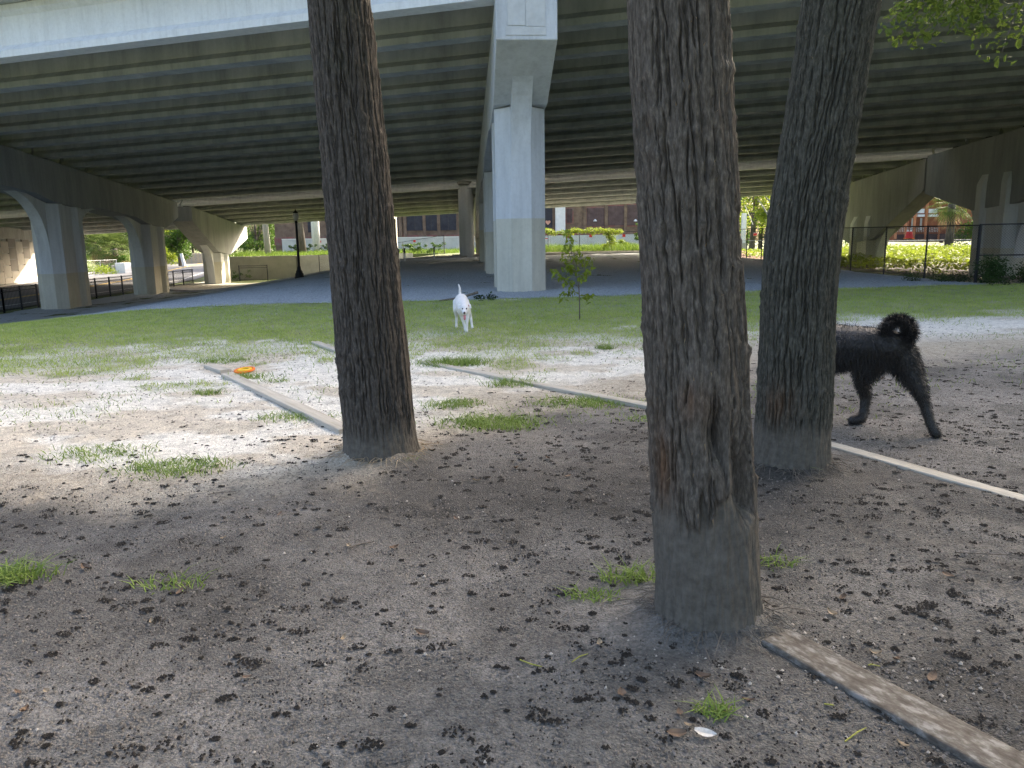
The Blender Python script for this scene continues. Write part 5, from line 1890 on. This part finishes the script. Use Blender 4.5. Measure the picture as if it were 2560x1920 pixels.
# ---- gap between the two right-hand palms: post, trees, mesh fence, rubble
c_ = gpx(1858, 84)
ps = thing('white_porch_post', 'white square porch post seen between the two right palms', 'post', c_)
MB().box(c_ + Vector((0, 0, 2.1)), (.42, .42, 4.6)).build('post', M['white'], ps)
MB().box(c_ + Vector((0, 0, .6)), (.62, .62, 1.3)).build('plinth', M['panel'], ps)
mb = MB()
pts = [at(1862 + 20 * t + 2 * sin(t * 3), 512 + 50 * t ** .8, 83.5) for t in np.linspace(0, 1, 9)]
mb.tube(pts, .035, 5)
mb.build('cable', M['galv'], ps)
for k, (px, d, h, r_, mt, tr_, lab) in enumerate([(1880, 104, 11, 4.2, 'vine', .35, 'bright leafed tree between the right palms, left of two'), (1925, 98, 12, 4.0, 'vine', .4, 'tree with pale double trunk between the right palms'), (1900, 130, 13, 8, 'leaf_dark', .3, 'dark tree backdrop between the right palms'), (1830, 128, 12, 6, 'leaf_far', .3, 'green tree beyond the warehouse corner')]):
    tree('back_tree', lab, gpx(px, d), h, r_, 4200, .38, M[mt], tr_, (.4, 0), 'trees behind the right palms', .3 if k != 2 else .1, M['conc'] if k == 1 else None, seed=70 + k)
chainlink('chain_link_fence', 'grey chain link fence with a red sign between the two right palms', [gpx(1840, 80), gpx(1990, 78)], 1.5, 2.6, M['galv'], wire=.12, posts_r=.04)
c_ = at(1888, 586, 78.5)
sg = thing('red_sign', 'small red sign on the grey mesh fence between the right palms', 'sign', c_)
MB().box(c_, (.34, .04, .26)).build('plate', M['red'], sg)
MB().box(c_ + Vector((.02, .03, 0)), (.4, .015, .32)).build('backing', M['white'], sg)
rb = gpx(1895, 68)
gx_, gy_ = np.meshgrid(np.linspace(15.5, 30, 60), np.linspace(63, 71, 30))
zz = zt(gx_, gy_) + .55 * np.exp(-((gy_ - 67) / 2.2) ** 2) * (.5 + fbm(gx_ * .8, gy_ * .8, 3, 4)) + .12 * (vn(gx_ * 4, gy_ * 4, 4) - .5)
ii = np.arange(gx_.size).reshape(gx_.shape)
q = np.stack([ii[:-1, :-1], ii[:-1, 1:], ii[1:, 1:], ii[1:, :-1]], -1).reshape(-1, 4)
o = obj('rubble', np_mesh('rubble', np.stack([gx_, gy_, zz], -1).reshape(-1, 3), q, False, M['rubble']))
tag(o, 'low heap of brown brick rubble beyond the fence between the right palms', None, None, 'stuff')

# ---- right opening: vine-covered ground, brick building with balconies, palm
def vines(name, label, x0, x1, y0, y1, n, size, hgt, mat):
    xs = RNG.uniform(x0, x1, n)
    ys = RNG.uniform(y0, y1, n)
    z = zt(xs, ys) + hgt * (.15 + 1.0 * fbm(xs * .45, ys * .45, 13, 3) ** 1.3) * RNG.random(n) ** .35
    P, q = leaf_quads(np.stack([xs, ys, z], -1), size)
    return tag(obj(name, np_mesh(name, P, q, False, mat)), label, None, None, 'stuff')


vines('vine_cover', 'bright yellow green vines covering the ground beyond the right arch', 19.5, 60, 43.8, 84, 48000, .24, 1.0, M['vine'])
RY = 118.0
M['pillar'] = pm('lightened_pillar_brick', [(.3, (.46, .19, .10)), (.7, (.60, .27, .15))], 2, .9, .2, 20)  # pillar brick lightened to carry the contrast with the shaded recess
rb_ = thing('brick_apartment', 'orange brick building with white balconies seen through the right arch', 'building', (60, RY, 0))


def rbx(px0, px1, py0, py1, d=RY):
    a, b = at(px0, py1, d), at(px1, py0, d)
    return (a.x + b.x) / 2, (a.z + b.z) / 2, b.x - a.x, b.z - a.z


cx_, cz_, wx, wz = rbx(2290, 2560, 440, 605)
MB().box((cx_, RY + 7, cz_ + 1), (wx, 9, wz + 2)).build('wall', M['redbrick'], rb_)
for px in (2242, 2266, 2288, 2316, 2350):
    cx_, cz_, wx, wz = rbx(px - 5, px + 6, 470, 598)
    MB().box((cx_, RY, cz_), (wx, .7, wz)).build('pillar', M['pillar'], rb_)
cx_, cz_, wx, wz = rbx(2236, 2420, 466, 486)
MB().box((cx_, RY + 1.5, cz_ + .6), (wx, 4.4, wz)).build('roof', M['white'], rb_)
for (a0, a1) in ((2247, 2261), (2271, 2283), (2293, 2311), (2321, 2345)):
    cx_, cz_, wx, wz = rbx(a0, a1, 522, 533)
    MB().box((cx_, RY, cz_), (wx, .12, wz)).build('balcony', M['white'], rb_)
    cx_, cz_, wx, wz = rbx(a0, a1, 536, 542)
    MB().box((cx_, RY + .1, cz_), (wx, .5, wz)).build('balcony_floor', M['white'], rb_)
for (a0, a1, b0_, b1) in ((2268, 2286, 498, 525), (2246, 2262, 503, 528)):
    for i in range(2):
        m0 = a0 + (a1 - a0) * i / 2
        cx_, cz_, wx, wz = rbx(m0 + .6, m0 + (a1 - a0) / 2 - .6, b0_, b1)
        fr_ = MB().box((cx_, RY + .30, cz_), (wx + .25, .1, wz + .25)).build('window', M['white'], rb_)
        MB().box((cx_, RY + .22, cz_), (wx, .08, wz)).build('pane', M['glass'], fr_)
for (a0, a1) in ((2298, 2304), (2320, 2327)):
    cx_, cz_, wx, wz = rbx(a0, a1, 544, 575)
    MB().box((cx_, RY + 2.46, cz_), (wx, .1, wz)).build('door', M['whitewall'], rb_)
cx_, cz_, wx, wz = rbx(2240, 2420, 580, 597)
MB().box((cx_, RY + .4, cz_ - .2), (wx, .4, wz)).build('porch_base', M['board'], rb_)
for px in range(2246, 2350, 4):
    cx_, cz_, wx, wz = rbx(px, px + 1.4, 568, 580)
    MB().box((cx_, RY + .3, cz_), (wx, .1, wz)).build('baluster', M['white'], rb_)
for k, px in enumerate((2268, 2276)):
    c_ = gpx(px, 112)
    zc = at(px, 597, 112).z
    cn = thing('traffic_cone', 'red orange traffic cone by the brick porch, %s of two' % ('left' if k == 0 else 'right'), 'cone', (c_.x, c_.y, zc))
    MB().box((c_.x, c_.y, zc + .05), (.8, .8, .08)).build('base', M['orange'], cn)
    MB().lathe((c_.x, c_.y, zc + .09), [(.36, 0), (.25, .6), (.16, .95)], 12).build('cone', M['red'], cn)
    MB().lathe((c_.x, c_.y, zc + .09), [(.16, .95), (.12, 1.1)], 12).build('tip', M['white'], cn)
c_ = gpx(2372, 98)
palm_far('green fan palm in front of the orange brick building', (c_.x, c_.y, -.3), 5.6, 3.0, 8, .45, 5)
c_ = gpx(2330, 100)
mb = MB().box((c_.x, 100, at(2330, 601, 100).z), (16, 3, .12))
tag(mb.build('pavement', M['walk']), None, None, None, 'structure')
tree('pale_tree', 'hazy green tree left of the orange brick building', gpx(2215, 140), 9, 5, 3800, .4, M['leaf_far'], .3, (0, 0), None, .12, seed=91)
tree('garden_tree', 'green tree at the right side of the orange brick building', gpx(2440, 108), 8, 4.5, 3000, .36, M['leaf_far'], .3, (0, 0), None, .12, seed=92)
# tall trees closing the horizon
for k in range(22):
    x = -150 + k * 15 + random.uniform(-4, 4)
    tree('horizon_tree', 'tree in the far row on the horizon behind the buildings', (x, 205 + random.uniform(-15, 25), -1), random.uniform(11, 16), 8, 1500, .9, M['leaf_dark'] if k % 2 else M['leaf_far'], .4, (0, 0), 'far trees on the horizon', .1, seed=200 + k)
